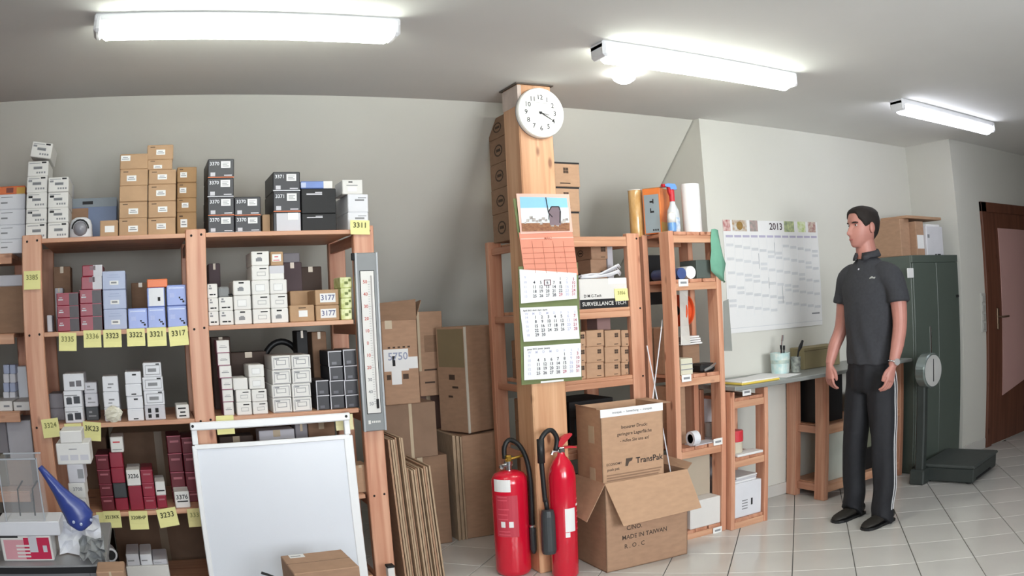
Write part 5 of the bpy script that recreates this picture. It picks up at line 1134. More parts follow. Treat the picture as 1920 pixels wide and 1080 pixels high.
# green cloth over the right corner
GC = mat('green_cloth', '#6fa58e', .9, .08, 20)
pts = [[(1334, 430), (1340, 429), (1346, 431)], [(1335, 450), (1345, 452), (1355, 458)], [(1336, 470), (1349, 474), (1360, 480)], [(1334, 490), (1350, 498), (1365, 494)], [(1336, 508), (1350, 514), (1362, 512)], [(1347, 519), (1354, 523), (1362, 526)], [(1354, 526), (1358, 529), (1361, 530)]]
vs = []; YG = YB2 - .012
for j, r in enumerate(pts):
    for i, (px, py) in enumerate(r): v = at(px, py, Y=YG); v.y += (.012, -.012, .02)[i] * (1 if j else 0); vs.append(v)
n = len(vs); vs += [v + Vector((0.001, .003, 0)) for v in vs]; fs = []
for j in range(len(pts) - 1):
    for i in range(2): a = j * 3 + i; fs += [(a, a + 1, a + 4, a + 3), (n + a, n + a + 3, n + a + 4, n + a + 1)]
ob = [0, 1, 2] + [3 * j + 2 for j in range(1, len(pts))] + [3 * len(pts) - 2, 3 * len(pts) - 3] + [3 * j for j in range(len(pts) - 2, 0, -1)]
for k in range(len(ob)): fs.append((ob[k], n + ob[k], n + ob[(k + 1) % len(ob)], ob[(k + 1) % len(ob)]))
tag(autosmooth(MB().add(vs, fs).build('green_cloth', GC), 60), 'green cleaning cloth hanging from the top corner of narrow rack', 'cloth')
# level 2: rolls and a dark box
def lying_roll(px, py, Yf, r, L, m, label, zb, name='roll'):
    c = at(px, py, Y=Yf); o = MB().lathe([(0, 0), (r * .95, 0), (r, .004), (r, L), (0, L)], 24, (0, 0, 0), 'y').build(name, m, None, (c.x, Yf + L, zb + r + .0006)); autosmooth(o)
    return tag(o, label, 'roll', 'rolls in the narrow rack')
BLR = mat('blue_film', '#4a5a8c', .3, .15, 12)
lying_roll(1278, 508, 3.70, .032, .26, BLR, 'dark blue film roll lying in the narrow rack', BZ[1]); o = lying_roll(1295, 508, 3.70, .036, .26, PAPER, 'white roll end beside the dark blue film roll', BZ[1])
X0, X1 = at(1308, 500, Y=3.72).x, at(1334, 500, Y=3.72).x
o = carton('dark_carton', 'dark grey-green carton in second level of narrow rack', 'box', None, X0, X1, BZ[1] + .0006, at(1320, 487, Y=3.72).z, 3.73, .16, mat('slate_green', '#56605c', .6), 0)
# things in the bay between both racks
c = at(1226, 515, Y=4.05)
o = carton('dark_carton', 'black tray behind the blue film roll, between both racks', 'box', None, at(1206, 500, Y=4.12).x, at(1243, 500, Y=4.12).x, AZ[1] + .0004, AZ[1] + .30, 4.12, .1, BLACKD); o.location.z = 1.364; 
o = cyl('blue_roll', 'blue plastic roll standing behind the right upright of the rack', 'roll', 1228, 515, 4.22, .05, .12, AZ[0], BLR); bpy.data.objects.remove(o)
# third opening: bent white sheet, orange reel, paper stack
bs = MB(); n = 7; vs = []
for k in range(n):
    t = k / (n - 1); a = at(1274 + 3 * t, 543 + t * 104, Y=3.74); b2 = at(1290 - 4 * math.sin(t * PI) * .5 + 5 * t, 541 + t * 104, Y=3.74 + .05 * math.sin(t * PI))
    vs += [a, b2]
m_ = len(vs); vs += [v + Vector((0, .002, 0)) for v in vs]; fs = []
for k in range(n - 1): a = 2 * k; fs += [(a, a + 1, a + 3, a + 2), (m_ + a, m_ + a + 2, m_ + a + 3, m_ + a + 1), (a, a + 2, m_ + a + 2, m_ + a), (a + 1, m_ + a + 1, m_ + a + 3, a + 3)]
fs += [(0, m_, m_ + 1, 1), (2 * n - 2, 2 * n - 1, m_ + 2 * n - 1, m_ + 2 * n - 2)]
zmin = min(v.z for v in vs)
tag(bs.add(vs, fs).build('bent_sheet', mat('sheet_grey', '#d2cfc9', .6)), 'bent whitish sheet standing in the narrow rack', 'sheet')
c = at(1277, 582, Y=3.86); ro = .092
kz = c.z - ro - .002
o = carton('kraft_carton', 'kraft carton under the orange reel in the narrow rack', 'box', None, XL + .04, XL + .16, BZ[2] + .0006, kz, 3.845, .085, KRAFT)
orl = empty('orange_reel', (c.x, 3.86, kz + .0006), 0, 'orange round cable reel behind the bent sheet', 'reel')
MB().lathe([(0, -.03), (ro, -.03), (ro, -.022), (ro * .8, -.02), (ro * .8, .02), (ro, .022), (ro, .03), (0, .03)], 32, (0, 0, ro + .001), 'x').build('drum', mat('reel_orange', '#e0582e', .4), orl)
MB().lathe([(0, -.033), (ro * .3, -.033), (ro * .3, .033), (0, .033)], 20, (0, 0, ro + .001), 'x').build('hub', INK, orl)
# stack of cream trays and black device on level 3
o = carton('cream_tray', 'cream stacked trays at the front of the third level', 'tray', None, at(1277, 680, Y=3.70).x, at(1299, 680, Y=3.70).x, BZ[2] + .0006, at(1288, 672, Y=3.70).z, 3.70, .14, mat('cream_plastic', '#d6d3bf', .5)); print_bars(o, [(0, 1, .3, .36), (0, 1, .62, .68)], INKG)
dv = empty('black_device', (XL + .265, 3.76, BZ[2] + .0006), 0, 'black device with a silver handle on the third level', 'device')
MB().box(-.055, .055, -.055, .055, 0, .05, .012).build('body', BLACKD, dv); MB().tube([(-.04, -.06, .012), (0, -.068, .025), (.045, -.06, .045)], .009, 8).build('handle', CHROME, dv)
X0, X1 = at(1293, 630, Y=3.86).x, at(1329, 630, Y=3.86).x
pl = empty('paper_stack', (XL + .245, 3.87, BZ[2] + .0006), .05, 'stack of white folded papers behind the orange reel', 'papers')
zz = at(1312, 640, Y=3.9).z - BZ[2]
MB().box(-.065, .065, -.03, .055, 0, zz - .012, .004).build('support_box', KRAFT_D, pl)
for k in range(4): MB().box(-.075 + .004 * k, .075 - .006 * k, -.045 + .005 * (k % 2), .058, zz - .010 + k * .013, zz + .0 + k * .013, .002).build('paper_pad', PAPER, pl)
# level 4: tape roll, paper cup, logo carton
o = empty('tape_roll', (at(1289, 822, Y=3.70).x, 3.672, .0), 0, 'white roll of tape hanging before the fourth level', 'tape'); zc4 = at(1289, 822, Y=3.67).z; o.location.z = zc4
o.location.y = 3.645
MB().lathe([(.026, -.022), (.042, -.022), (.042, .022), (.026, .022), (.026, -.022)], 28, (0, 0, 0), 'x').build('tape_ring', WHITE2, o)
MB().box(-.004, .004, .0, .034, .024, .032).build('hook', INK, o)
o = cyl('white_cup', 'white paper cup at the back of the fourth level', 'cup', 1332, 805, 3.88, .034, .085, BZ[3], mat('cup_grey', '#b9b6b2', .6))
o = carton('kraft_carton', 'kraft carton with dark symbols inside the narrow rack', 'box', None, XL + .04, XL + .16, BZ[3] + .0006, BZ[2] - .07, 3.80, .13, KRAFT)
for v in (.25, .55, .85): print_bars(o, [(.1, .5, v - .05, v + .03), (.3, .7, v - .03, v + .06)], INKB, .001, 'symbol')
o = carton('kraft_carton', 'plain kraft carton seen above paper stack, third level', 'box', None, XL + .05, XL + .2, BZ[2] + .0006, at(1300, 608, Y=3.97).z, 3.965, .02, KRAFT)
# bottom: beige board and white carton
wc = carton('white_carton', 'white carton at the bottom of the narrow rack', 'box', None, XL + .10, XR - .038, BZ[4] + .0006, at(1330, 934, Y=3.69).z, 3.69, .23, WHITE)
o = MB().box(-.142, .142, 0, .006, 0, .27).build('beige_board', mat('beige_board', '#b7ab99', .8, .04), None, ((XL + XR) / 2, 3.79, wc.location.z + wc['_h'] + .0008)); tag(o, 'beige board leaning above the bottom white carton', 'board')
# grey sheet on the outside of the rack
a = at(1357, 565, Y=3.71); b2 = at(1373, 658, Y=3.71)
o = MB().add([a, at(1366, 561, Y=3.71), b2, at(1358, 658, Y=3.71)] + [v + Vector((0, .004, 0)) for v in (a, at(1366, 561, Y=3.71), b2, at(1358, 658, Y=3.71))], [(0, 1, 2, 3), (7, 6, 5, 4), (0, 4, 5, 1), (1, 5, 6, 2), (2, 6, 7, 3), (3, 7, 4, 0)]).build('grey_sheet', mat('grey_sheet', '#8f918c', .7)); tag(o, 'grey sheet hanging on the side of the narrow rack', 'sheet')
# cartons in the low rack
o = carton('white_carton', 'white carton with printed arrow in the low rack', 'box', None, 3.144, 3.374, .0626, at(1395, 905, Y=3.66).z, 3.66, .25, WHITE2); print_bars(o, [(.62, .68, .3, .5)], INK, name='arrow_print'); print_bars(o, [(.3, .5, .22 + .08 * k, .25 + .08 * k) for k in range(4)], INKG, name='text_print')
z = o.location.z + o['_h']
for k in range(3): tag(MB().box(-.09, .09, -.085, .085, 0, .012, .003).build('document_folder', [PAPER, GREYW, PAPER][k], None, (o.location.x - .005 + .004 * k, 3.76, z + .0005 + k * .0125), (0, 0, .03 * k)), ('lowest', 'middle', 'top')[k] + ' white document folder on the carton in the low rack', 'folder', 'folders in the low rack')
tp = empty('red_can', (at(1381, 848, Y=3.71).x, 3.72, .446), 0, 'tin with red lid on the middle level of low rack', 'can')
hc = at(1381, 812, Y=3.70).z - .446
MB().lathe([(0, 0), (.042, 0), (.044, .003), (.044, hc * .52), (0, hc * .52)], 28).build('can_body', mat('tin_cream', '#cfc7b4', .3, .05), tp, smooth=False)
MB().lathe([(.044, hc * .5), (.048, hc * .52), (.048, hc * .97), (.045, hc), (0, hc)], 28).build('lid', mat('lid_red', '#d03a44', .35), tp, smooth=False)
tag(MB().box(-.105, .105, -.06, .05, 0, .014, .003).build('white_tray', PAPER, None, (3.265, 3.70, .4455)), 'flat white tray under the red-lidded tin', 'tray'); tp.location.z = .4602

# ================================================================== worktop with supports
wt = empty('worktop', (3.98, 3.6, 0), 0, 'long grey worktop along the wall behind the man', 'table')
MB().box(3.112 - 3.98, 4.90 - 3.98, 0, .455, .846, .872, .004).build('top', mat('worktop_grey', '#8d908d', .35, .05, 8), wt)
for x in (3.975, 4.84):
    MB().box(x - 3.98, x + .045 - 3.98, .075, .17, 0, .845, .003).build('leg', WZ, wt); MB().box(x - 3.98, x + .055 - 3.98, .36, .45, 0, .845, .003).build('leg', WZ, wt)
    for z in (.50, .10): MB().box(x + .02 - 3.98, x + .045 - 3.98, .17, .36, z - .05, z, .002).build('side_rail', WY, wt)
for z in (.505, .105): MB().box(4.02 - 3.98, 4.84 - 3.98, .10, .44, z - .02, z, .002).build('shelf_board', WX, wt)
for z in (.505, .105): MB().box(4.02 - 3.98, 4.84 - 3.98, .080, .10, z - .055, z + .002, .002).build('front_rail', WX, wt)
o = carton('dark_case', 'dark case under the worktop beside the man', 'box', None, 4.06, 4.30, .506, .83, 3.80, .2, BLACKD)
o = carton('pale_carton', 'pale upright carton low under the worktop by the man', 'box', None, 4.09, 4.34, .106, .44, 3.74, .08, mat('pale_green_white', '#cdd2c8', .6))
o = carton('grey_toolbox', 'grey case on the worktop shelf right of the man', 'box', None, 4.50, 4.80, .506, .66, 3.72, .2, mat('case_grey', '#5f6264', .4)); plate(o, 'latch', .75, .85, .4, .6, CHROME)
o = carton('dark_carton', 'dark case on the lowest shelf right of the man', 'box', None, 4.50, 4.80, .106, .26, 3.74, .2, BLACKD); o2 = carton('grey_carton', 'grey-olive carton on the dark case under worktop', 'box', None, 4.52, 4.66, .2605, .43, 3.76, .18, mat('olive_grey', '#777a68', .7))
zw = .8726
fy = MB().box(-.16, .16, -.10, .10, 0, .012, .003).build('yellow_folder', mat('folder_yellow', '#e3c85a', .5), None, (3.34, 3.72, zw), (0, 0, .02)); tag(fy, 'yellow folder on the left end of the worktop', 'folder')
MB().box(-.155, .155, -.095, .095, .012, .020, .002).build('paper_layer', PAPER, fy)
tag(MB().box(-.105, .105, -.148, .148, 0, .003).build('paper_sheet', PAPER, None, (3.66, 3.84, zw), (0, 0, .3)), 'white paper sheet lying beside the pen jug', 'paper')
c = at(1467, 690, Y=3.88)
jg = empty('pen_jug', (c.x, 3.90, zw), 0, 'pale blue printed plastic tub holding pens on worktop', 'tub')
JM = mat('tub_blue', '#a9cfd0', .35, .25, 22, hex2='#e2e6df')
hj = .135
MB().lathe([(0, 0), (.055, 0), (.06, .004), (.068, hj), (.064, hj), (.056, .006), (0, .006)], 28).build('tub', JM, jg, smooth=False)
MB().lathe([(.0585, .03), (.0612, .03), (.0655, .09), (.0645, .09)], 28).build('label', mat('tub_print', '#cfd7c4', .5, .4, 25, hex2='#8fb0b4'), jg)
for k, (x, y, tx, ty, L, m) in enumerate(((.0, .02, .05, .0, .24, CHROME), (.02, -.02, -.01, .02, .18, INK), (.03, .0, .01, 0, .175, INK))):
    p = MB().tube([(x, y, .01), (x + tx, y + ty, L)], .005, 8).build('pen', m, jg); MB().tube([(x + tx * .86, y + ty * .86, L * .86), (x + tx * 1.02, y + ty, L * 1.02)], .0075, 8).build('cap', m, p)
bj = empty('tool_cup', (at(1492, 690, Y=3.86).x, 3.86, zw), 0, 'small patterned cup with a black brush on worktop', 'cup')
MB().lathe([(0, 0), (.032, 0), (.036, .10), (.033, .10), (.03, .005), (0, .005)], 20).build('cup', mat('cup_pattern', '#b9bdb4', .4, .4, 40, hex2='#6d7270'), bj)
MB().tube([(0, 0, .01), (.03, 0, .13), (.05, 0, .16), (.075, 0, .20)], [.005, .006, .013, .008], 8).build('brush', INK, bj)
o = carton('kraft_carton', 'small olive-brown carton on the worktop behind the man', 'box', None, at(1508, 670, Y=3.90).x, at(1575, 670, Y=3.90).x, zw, at(1530, 650, Y=3.90).z, 3.90, .14, mat('olive_kraft', '#8f8362', .8)); plate(o, 'lid_seam', 0, 1, .84, .86, INKB)

# ================================================================== year planner on the wall
YP = 4.063
p0, p1 = at(1354, 412, Y=YP), at(1531, 417, Y=YP); zb = at(1448, 618, Y=YP).z
pn = empty('year_planner', (p0.x, YP, zb), 0, 'large white 2013 wall planner with small food photos on top', 'calendar')
Wp, Hp = p1.x - p0.x, p0.z - zb
MB().box(0, Wp, -.003, 0, 0, Hp).build('sheet', PAPER, pn)
def prect(name, u0, u1, v0, v1, m, y=-.0036): return MB().box(u0 * Wp, u1 * Wp, y, -.0028, Hp * (1 - v1), Hp * (1 - v0)).build(name, m, pn)
for k, (u0, u1, a, b2) in enumerate(((.0, .07, '#b26a6a', '#ead6cf'), (.09, .23, '#d9d9d6', '#b08a5a'), (.26, .34, '#c7a6a2', '#8a8f8a'), (.62, .73, '#c9d29a', '#7e8a76'), (.77, .86, '#bcd07a', '#e8ecd8'), (.89, .98, '#dcd2c4', '#9a5a5a'))):
    prect('food_photo', u0, u1, .0, .10, mat('food_photo_%d' % k, a, .5, .2, 40, hex2=b2))
MB().lathe([(0, .005), (.028, .005), (.028, .003), (0, .003)], 18, (.16 * Wp, 0, Hp * .95), 'y').build('dish_picture', mat('dish', '#9a7a44', .5, .2, 50), pn)
letter(pn, '2013', .53 * Wp, -.0042, Hp * .945, .065, mat('planner_ink', '#3f2f36', .6))
LB = mat('planner_lav', '#b9b4cc', .6); LG2 = mat('planner_grey', '#d3d5d8', .7); LLN = mat('planner_line', '#dcdee2', .7)
for k in range(12):
    u = .02 + k * .0815; prect('month_head', u, u + .068, .135, .155, LB)
    for r in range(6): prect('weekend_block', u, u + .068, .21 + ((k * 5 + r * 7) % 31) / 31 * .08 + r * .105, .235 + ((k * 5 + r * 7) % 31) / 31 * .08 + r * .105, LG2)
for k in range(13): prect('column_line', .015 + k * .0815 - .001, .015 + k * .0815 + .001, .16, .86, LLN)
prect('lower_line', .0, 1.0, .955, .96, LG2); prect('imprint', .88, .97, .875, .89, INKG)
for u, v, L in ((.50, .2, .12), (.33, .3, .14), (.42, .52, .10), (.56, .6, .16)): prect('pen_mark', u, u + .004, v, v + L, mat('pen_mark', '#a3a7ad', .7))
# ================================================================== steel cabinet with boxes on top
CABM = mat('cabinet_green', '#566059', .4, .03, 3)
cb = empty('steel_cabinet', (5.265, 3.59, 0), 0, 'dark grey-green steel cabinet in the corner beside the door', 'cabinet')
MB().box(-.335, .335, .018, .46, 0.0, 1.611, .004).build('body', CABM, cb)
for k, (x0, x1) in enumerate(((-.33, -.0012), (.0012, .33))):
    d = MB().box(x0, x1, 0, .018, .06, 1.555, .003).build('door', CABM, cb)
    if k: MB().box(x1 - .05, x1 - .03, -.022, 0, 1.28, 1.30, .003).build('handle', INK, d)
MB().box(-.335, .335, .0, .02, 1.557, 1.611, .002).build('top_rim', CABM, cb)
MB().box(-.335, .335, .01, .02, 0, .058).build('plinth', mat('cabinet_plinth', '#363d39', .5), cb)
zt = 1.6115
o = carton('kraft_carton', 'brown carton behind the mans head on the steel cabinet', 'box', None, 4.95, 5.075, zt, at(1692, 410, Y=3.70).z, 3.70, .3, KRAFT)
xa = o.location.x + o['_w'] / 2 + .004; o_top = o.location.z + o['_h']
o = carton('kraft_carton', 'brown carton with white slip on the steel cabinet', 'box', None, xa, xa + .11, zt, at(1700, 414, Y=3.64).z, 3.64, .3, KRAFT); plate(o, 'paper_slip', .1, .95, .2, .6, PAPER)
xb = xa + .118
wp = carton('white_carton', 'white carton standing on the steel cabinet near the corner', 'box', None, xb, at(1768, 450, Y=3.62).x, zt, at(1740, 424, Y=3.62).z, 3.62, .3, mat('printer_white', '#d9d9de', .5)); print_bars(wp, [(.06, .18, .6, .72)], INKG); print_bars(wp, [(.45, .55, .0, .04), (.6, .8, .0, .04)], INK, name='foot_print')
z = max(wp.location.z + wp['_h'], o.location.z + o['_h']) + .0008
fl = MB().box(-.22, .22, -.12, .14, 0, .02, .003).build('flat_carton', PAPER, None, (5.36, 3.78, wp.location.z + wp['_h'] + .0006)); tag(fl, 'thin white book stack on the cabinet carton', 'books')
fl.scale = (.45, 1, 1)
fl2 = MB().box(-.26, .26, -.13, .14, 0, .022, .003).build('flat_cardboard', KRAFT_L, None, (5.26, 3.80, max(z, fl.location.z + .0215, o_top + .001)), (0, 0, .03)); tag(fl2, 'folded brown cardboard lying highest above the steel cabinet', 'cardboard')
o = MB().box(-.04, .04, -.01, 0, -.035, .035, .003).build('white_note', PAPER, None, (at(1706, 512, Y=3.589).x, 3.589, at(1706, 512, Y=3.589).z)); tag(o, 'small white note stuck on the steel cabinet door', 'note')

# ================================================================== platform scale
sa = empty('platform_scale', (4.85, 2.96, 0), math.radians(12), 'black platform scale with a round dial on a column', 'scale')
SCM = mat('scale_grey', '#3c4240', .5, .06, 8); SCT = mat('scale_top', '#4a504e', .6, .08, 12)
MB().box(.012, .568, .012, .448, .012, .112, .006).build('platform', SCM, sa); MB().box(0, .58, 0, .46, .112, .135, .008).build('top_plate', SCT, sa)
for x in (.05, .53):
    for y in (.06, .40): MB().lathe([(.018, 0), (.02, .0), (.02, .014), (0, .014)], 12, (x, y, 0)).build('foot', RUBBER, sa)
MB().box(.08, .42, .008, .016, .022, .036).build('slot', INK, sa)
MB().box(-.10, .02, .38, .50, 0, .11, .01).build('column_base', SCM, sa)
MB().box(-.075, -.005, .40, .47, .10, .90, .01).build('column', SCM, sa)
zd = at(1742, 690, Y=3.42).z
hd2 = empty('dial_head', (-.035, .40, zd), math.radians(-12)); hd2.parent = sa
MB().lathe([(0, .06), (.115, .06), (.122, .05), (.122, -.02), (.10, -.04), (0, -.04)], 40, (0, 0, 0), 'y').build('dial_case', mat('dial_rim', '#8f9a98', .25, .05, metal=.6), hd2, smooth=False)
MB().lathe([(0, .0625), (.108, .0625), (.108, .06), (0, .06)], 40, (0, 0, 0), 'y').build('dial_face', mat('dial_face', '#c4c4c2', .4), hd2)
MB().prism([(-.004, -.075), (.004, -.075), (.002, .08), (-.002, .08)], -.0655, -.063).build('pointer', INK, hd2)
MB().tube([(.06, 0, .1), (.06, 0, .3)], .006, 8).build('rod', CHROME, hd2)

tag(MB().box(-.09, .09, -.045, .05, 0, .006, .001).build('grey_folder', GREYW, None, (2.96, 3.735, BZ[3] + .0006), (0, 0, .08)), 'flat grey folder lying on the fourth level of narrow rack', 'folder')
c = at(733, 1072, Y=3.74)
mk = empty('white_marker_box', (c.x, 3.75, .0005), 0, 'small white upright box with black cap beside the right upright', 'box')
zq = at(733, 1064, Y=3.74).z
MB().box(-.017, .017, -.02, .02, 0, zq, .002).build('body', WHITE, mk); MB().box(-.019, .019, -.022, .022, zq, zq + .012, .002).build('cap', INK, mk)
# ================================================================== the man
from mathutils.bvhtree import BVHTree
MX, MY = 3.80, 3.115
def L2W(a, b, z): return Vector((-a, -b, z))       # forward, left, up -> offsets in the man's frame (he faces -X)
man = empty('person', (MX, MY, 0), 0, 'standing man in dark grey polo shirt and black striped trousers', 'person')
SKIN = mat('skin', '#b98074', .5, .06, 14); SHIRT = mat('polo_cloth', '#37383d', .9, .1, 60, bump=.05); TROU = mat('trouser_cloth', '#191a20', .75, .15, 25, bump=.05)
HAIRM = mat('dark_hair', '#1d1512', .8, .25, 60, (1, 1, .3), bump=.2); SHOEM = mat('shoe_leather', '#26231f', .6, .12, 30)
def ell(c, ra, rb, n=24, tilt=(0, 0)):
    """horizontal ellipse in the man's frame"""
    return [L2W(c[0] + ra * math.cos(2 * PI * k / n), c[1] + rb * math.sin(2 * PI * k / n), c[2] + tilt[0] * math.cos(2 * PI * k / n) + tilt[1] * math.sin(2 * PI * k / n)) for k in range(n)]
def limb(mb, pts, rad, n=14):
    P_ = [L2W(*p) for p in pts]
    # finer interpolation (Catmull-Rom) for smooth joints
    Q, R_ = [], []
    for i in range(len(P_) - 1):
        p0, p1, p2, p3 = P_[max(i - 1, 0)], P_[i], P_[i + 1], P_[min(i + 2, len(P_) - 1)]
        for k in range(4):
            t = k / 4; Q.append(.5 * ((2 * p1) + (-p0 + p2) * t + (2 * p0 - 5 * p1 + 4 * p2 - p3) * t * t + (-p0 + 3 * p1 - 3 * p2 + p3) * t ** 3)); R_.append(rad[i] + (rad[i + 1] - rad[i]) * t)
    Q.append(P_[-1]); R_.append(rad[-1])
    mb.tube(Q, R_, n)
def remesh(mb, name, m, vox, smooth=6, fac=.5):
    me = mb.mesh(name + '_raw', m); o = bpy.data.objects.new(name, me); COL.objects.link(o)
    r = o.modifiers.new('r', 'REMESH'); r.mode = 'VOXEL'; r.voxel_size = vox
    if smooth: s = o.modifiers.new('s', 'SMOOTH'); s.iterations = smooth; s.factor = fac
    dg = bpy.context.evaluated_depsgraph_get(); new = bpy.data.meshes.new_from_object(o.evaluated_get(dg))
    bpy.data.objects.remove(o); bpy.data.meshes.remove(me)
    new.name = name; new.materials.clear(); new.materials.append(m); new.shade_smooth()
    return new
# ---- head
HZ, HT_ = 1.632, .228
HP = [(0.000, .070, .020, .030), (.012, .082, .036, .042), (.03, .088, .055, .052), (.05, .090, .072, .060), (.07, .091, .085, .066), (.10, .089, .098, .0715), (.128, .085, .106, .074), (.150, .091, .109, .0745), (.172, .089, .107, .073), (.192, .080, .099, .067), (.208, .064, .082, .056), (.220, .040, .055, .038), (.228, .006, .008, .006)]
def hint(z):
    for i in range(len(HP) - 1):
        if HP[i][0] <= z <= HP[i + 1][0]:
            t = (z - HP[i][0]) / (HP[i + 1][0] - HP[i][0]); return [HP[i][k] + (HP[i + 1][k] - HP[i][k]) * t for k in (1, 2, 3)]
    return list(HP[-1][1:])
g = lambda x, s: math.exp(-(x / s) ** 2)
YAWH = math.radians(17)
def head_pt(z, t, off=0.0):
    F, B, W_ = hint(z)
    ca, sb = math.cos(t), math.sin(t)
    a = (F if ca > 0 else B) * (abs(ca) ** .85) * (1 if ca > 0 else -1); b = W_ * (abs(sb) ** .9) * (1 if sb > 0 else -1)
    if ca > 0:
        nose = .026 * g(z - .078, .014) + .017 * g(z - .098, .018) + .007 * g(z - .122, .016)
        a += nose * g(b, .0125) + .006 * g(z - .050, .006) * g(b, .022) + .005 * g(z - .040, .005) * g(b, .018) + .006 * g(z - .010, .014) * g(b, .02)
        a -= .011 * g(abs(b) - .031, .015) * g(z - .126, .013)
        a += .004 * g(abs(b) - .03, .02) * g(z - .146, .008)
    r = math.hypot(a, b)
    if off and r > 1e-6: a += off * a / r; b += off * b / r
    ca_, sa_ = math.cos(YAWH), math.sin(YAWH)
    a2, b2 = a * ca_ + b * sa_, b * ca_ - a * sa_
    return L2W(a2 + .028, b2, HZ + z + (off * .6 if z > .18 else 0))
NT = 56
zs = [HT_ * k / 44 for k in range(45)]
body = MB()
body.rings([[head_pt(z, 2 * PI * k / NT) for k in range(NT)] for z in zs])
# neck, trunk, legs, arms
limb(body, [(-.005, 0, 1.46), (.0, 0, 1.56), (.012, 0, 1.64), (.02, 0, 1.70)], [.078, .067, .062, .056], 20)
body.rings([ell((0, 0, z), d, w) for z, w, d in ((.86, .13, .09), (1.0, .14, .095), (1.2, .145, .10), (1.38, .155, .10), (1.47, .14, .08), (1.51, .06, .055))])
for s in (1, -1):
    limb(body, [(0, .08 * s, .90), (.02, .10 * s, .52), (.005, .13 * s, .10), (.02, .13 * s, .05)], [.085, .055, .038, .034])
armL = [(0, .165, 1.465), (.006, .222, 1.36), (.016, .246, 1.20), (.055, .252, 1.07), (.098, .246, .957)]
armR = [(0, -.150, 1.465), (.0, -.196, 1.36), (.02, -.224, 1.17), (.07, -.244, 1.06), (.112, -.250, .957)]
limb(body, armL, [.055, .054, .045, .041, .027]); limb(body, armR, [.055, .054, .044, .040, .027])
def hand(mb, wr_, d, wax, palm, sgn=1):
    """wrist, pointing direction, axis towards the thumb, palm normal (all in the man's frame)"""
    wv, d, wax, palm = Vector(wr_), Vector(d).normalized(), Vector(wax).normalized(), Vector(palm).normalized()
    rs = []
    for t, w_, th in ((-.01, .024, .022), (.015, .029, .020), (.045, .038, .018), (.075, .042, .0165), (.092, .040, .014)):
        c = wv + d * t; rs.append([L2W(*(c + wax * (w_ * math.cos(2 * PI * k / 16)) + palm * (th * math.sin(2 * PI * k / 16)))) for k in range(16)])
    mb.rings(rs)
    for off, L, cu in ((.0315, .080, .55), (.0105, .088, .60), (-.0105, .082, .66), (-.031, .064, .72)):
        p = wv + d * .086 + wax * off; pts = [p]; ang = .12
        for seg, f in enumerate((.46, .31, .23)):
            ang += cu * (.35 if seg == 0 else .85); dd = d * math.cos(ang) + palm * math.sin(ang) + wax * off * .8
            pts.append(pts[-1] + dd.normalized() * L * f)
        limb(mb, [tuple(p - d * .015)] + [tuple(q) for q in pts], [.0088, .0092, .0086, .0078, .0068], 10)
    p = wv + d * .028 + wax * .026 + palm * .004
    limb(mb, [tuple(p - d * .01 - wax * .01), tuple(p + d * .018 + wax * .016 + palm * .006), tuple(p + d * .046 + wax * .022 + palm * .014), tuple(p + d * .072 + wax * .018 + palm * .020)], [.012, .0125, .0105, .008], 10)
hand(body, armL[-1], (.30, -.03, -.95), (.95, .10, .30), (.05, -1, -.03))
hand(body, armR[-1], (.12, .08, -.99), (.25, .95, .05), (-.95, .25, -.1))
# ears
for s in (1, -1):
    for (dz, r_) in ((0, 1),):
        c = head_pt(.108, s * PI * .54); rs = []
        for j in range(7):
            ph = PI * j / 6; rr = math.sin(ph)
            rs.append([c + Vector((.004 * math.cos(ph) + .021 * rr * math.cos(2 * PI * k / 12), -s * (.010 + .012 * math.cos(ph)) + s * .0, .034 * rr * math.sin(2 * PI * k / 12))) for k in range(12)])
        body.rings(rs)
bo = put('body', remesh(body, 'body', SKIN, .0042, 2, .4), man)
# ---- face details and hair
def on_face(z, t, off): return head_pt(z, t, off)
for s in (1, -1):
    t0 = math.radians(27) * s
    e = on_face(.126, t0, .0005); rs = []
    for j in range(6):
        ph = PI * j / 5; rs.append([e + Vector((.006 * math.sin(ph) * math.cos(2 * PI * k / 10) , .0125 * math.cos(ph), .0055 * math.sin(ph) * math.sin(2 * PI * k / 10))) for k in range(10)])
    ey = MB().rings(rs).build('eye', mat('eye_white', '#d8d0cc', .3), man)
    MB().lathe([(0, 0), (.0045, 0), (.0045, .002), (0, .002)], 12, tuple(e + Vector((-.0075, 0, 0))), 'x').build('iris', INK, ey)
    MB().tube([on_face(.143 - .002 * abs(k - 1.5), math.radians(14 + 11 * k) * s, .0025) for k in range(4)], [.0028, .0042, .004, .0022], 8).build('eyebrow', HAIRM, man)
MB().tube([on_face(.0455, math.radians(a), .001) for a in (-20, -10, 0, 10, 20)], [.002, .0042, .0048, .0042, .002], 8).build('lips', mat('lips', '#a9655f', .5), man, smooth=True)
def hair_line(t):
    d = abs(math.degrees((t + PI) % (2 * PI) - PI))
    pts = [(0, .196), (28, .194), (42, .185), (52, .160), (62, .150), (70, .128), (80, .112), (88, .125), (100, .128), (110, .09), (125, .055), (180, .03)]
    for i in range(len(pts) - 1):
        if pts[i][0] <= d <= pts[i + 1][0]:
            u = (d - pts[i][0]) / (pts[i + 1][0] - pts[i][0]); return pts[i][1] + (pts[i + 1][1] - pts[i][1]) * u
    return .03
hr = MB(); NZ = 16; outer, inner = [], []
for j in range(NZ):
    ro, ri = [], []
    for k in range(NT):
        t = 2 * PI * k / NT; z0 = hair_line(t); z = z0 + (HT_ - z0) * (j / (NZ - 1))
        th = .003 + .009 * min(1, j / 3)
        ro.append(head_pt(z, t, th) + Vector((0, 0, .006 * min(1, max(0, (z - .17) / .05))))); ri.append(head_pt(z, t, -.004))
    outer.append(ro); inner.append(ri)
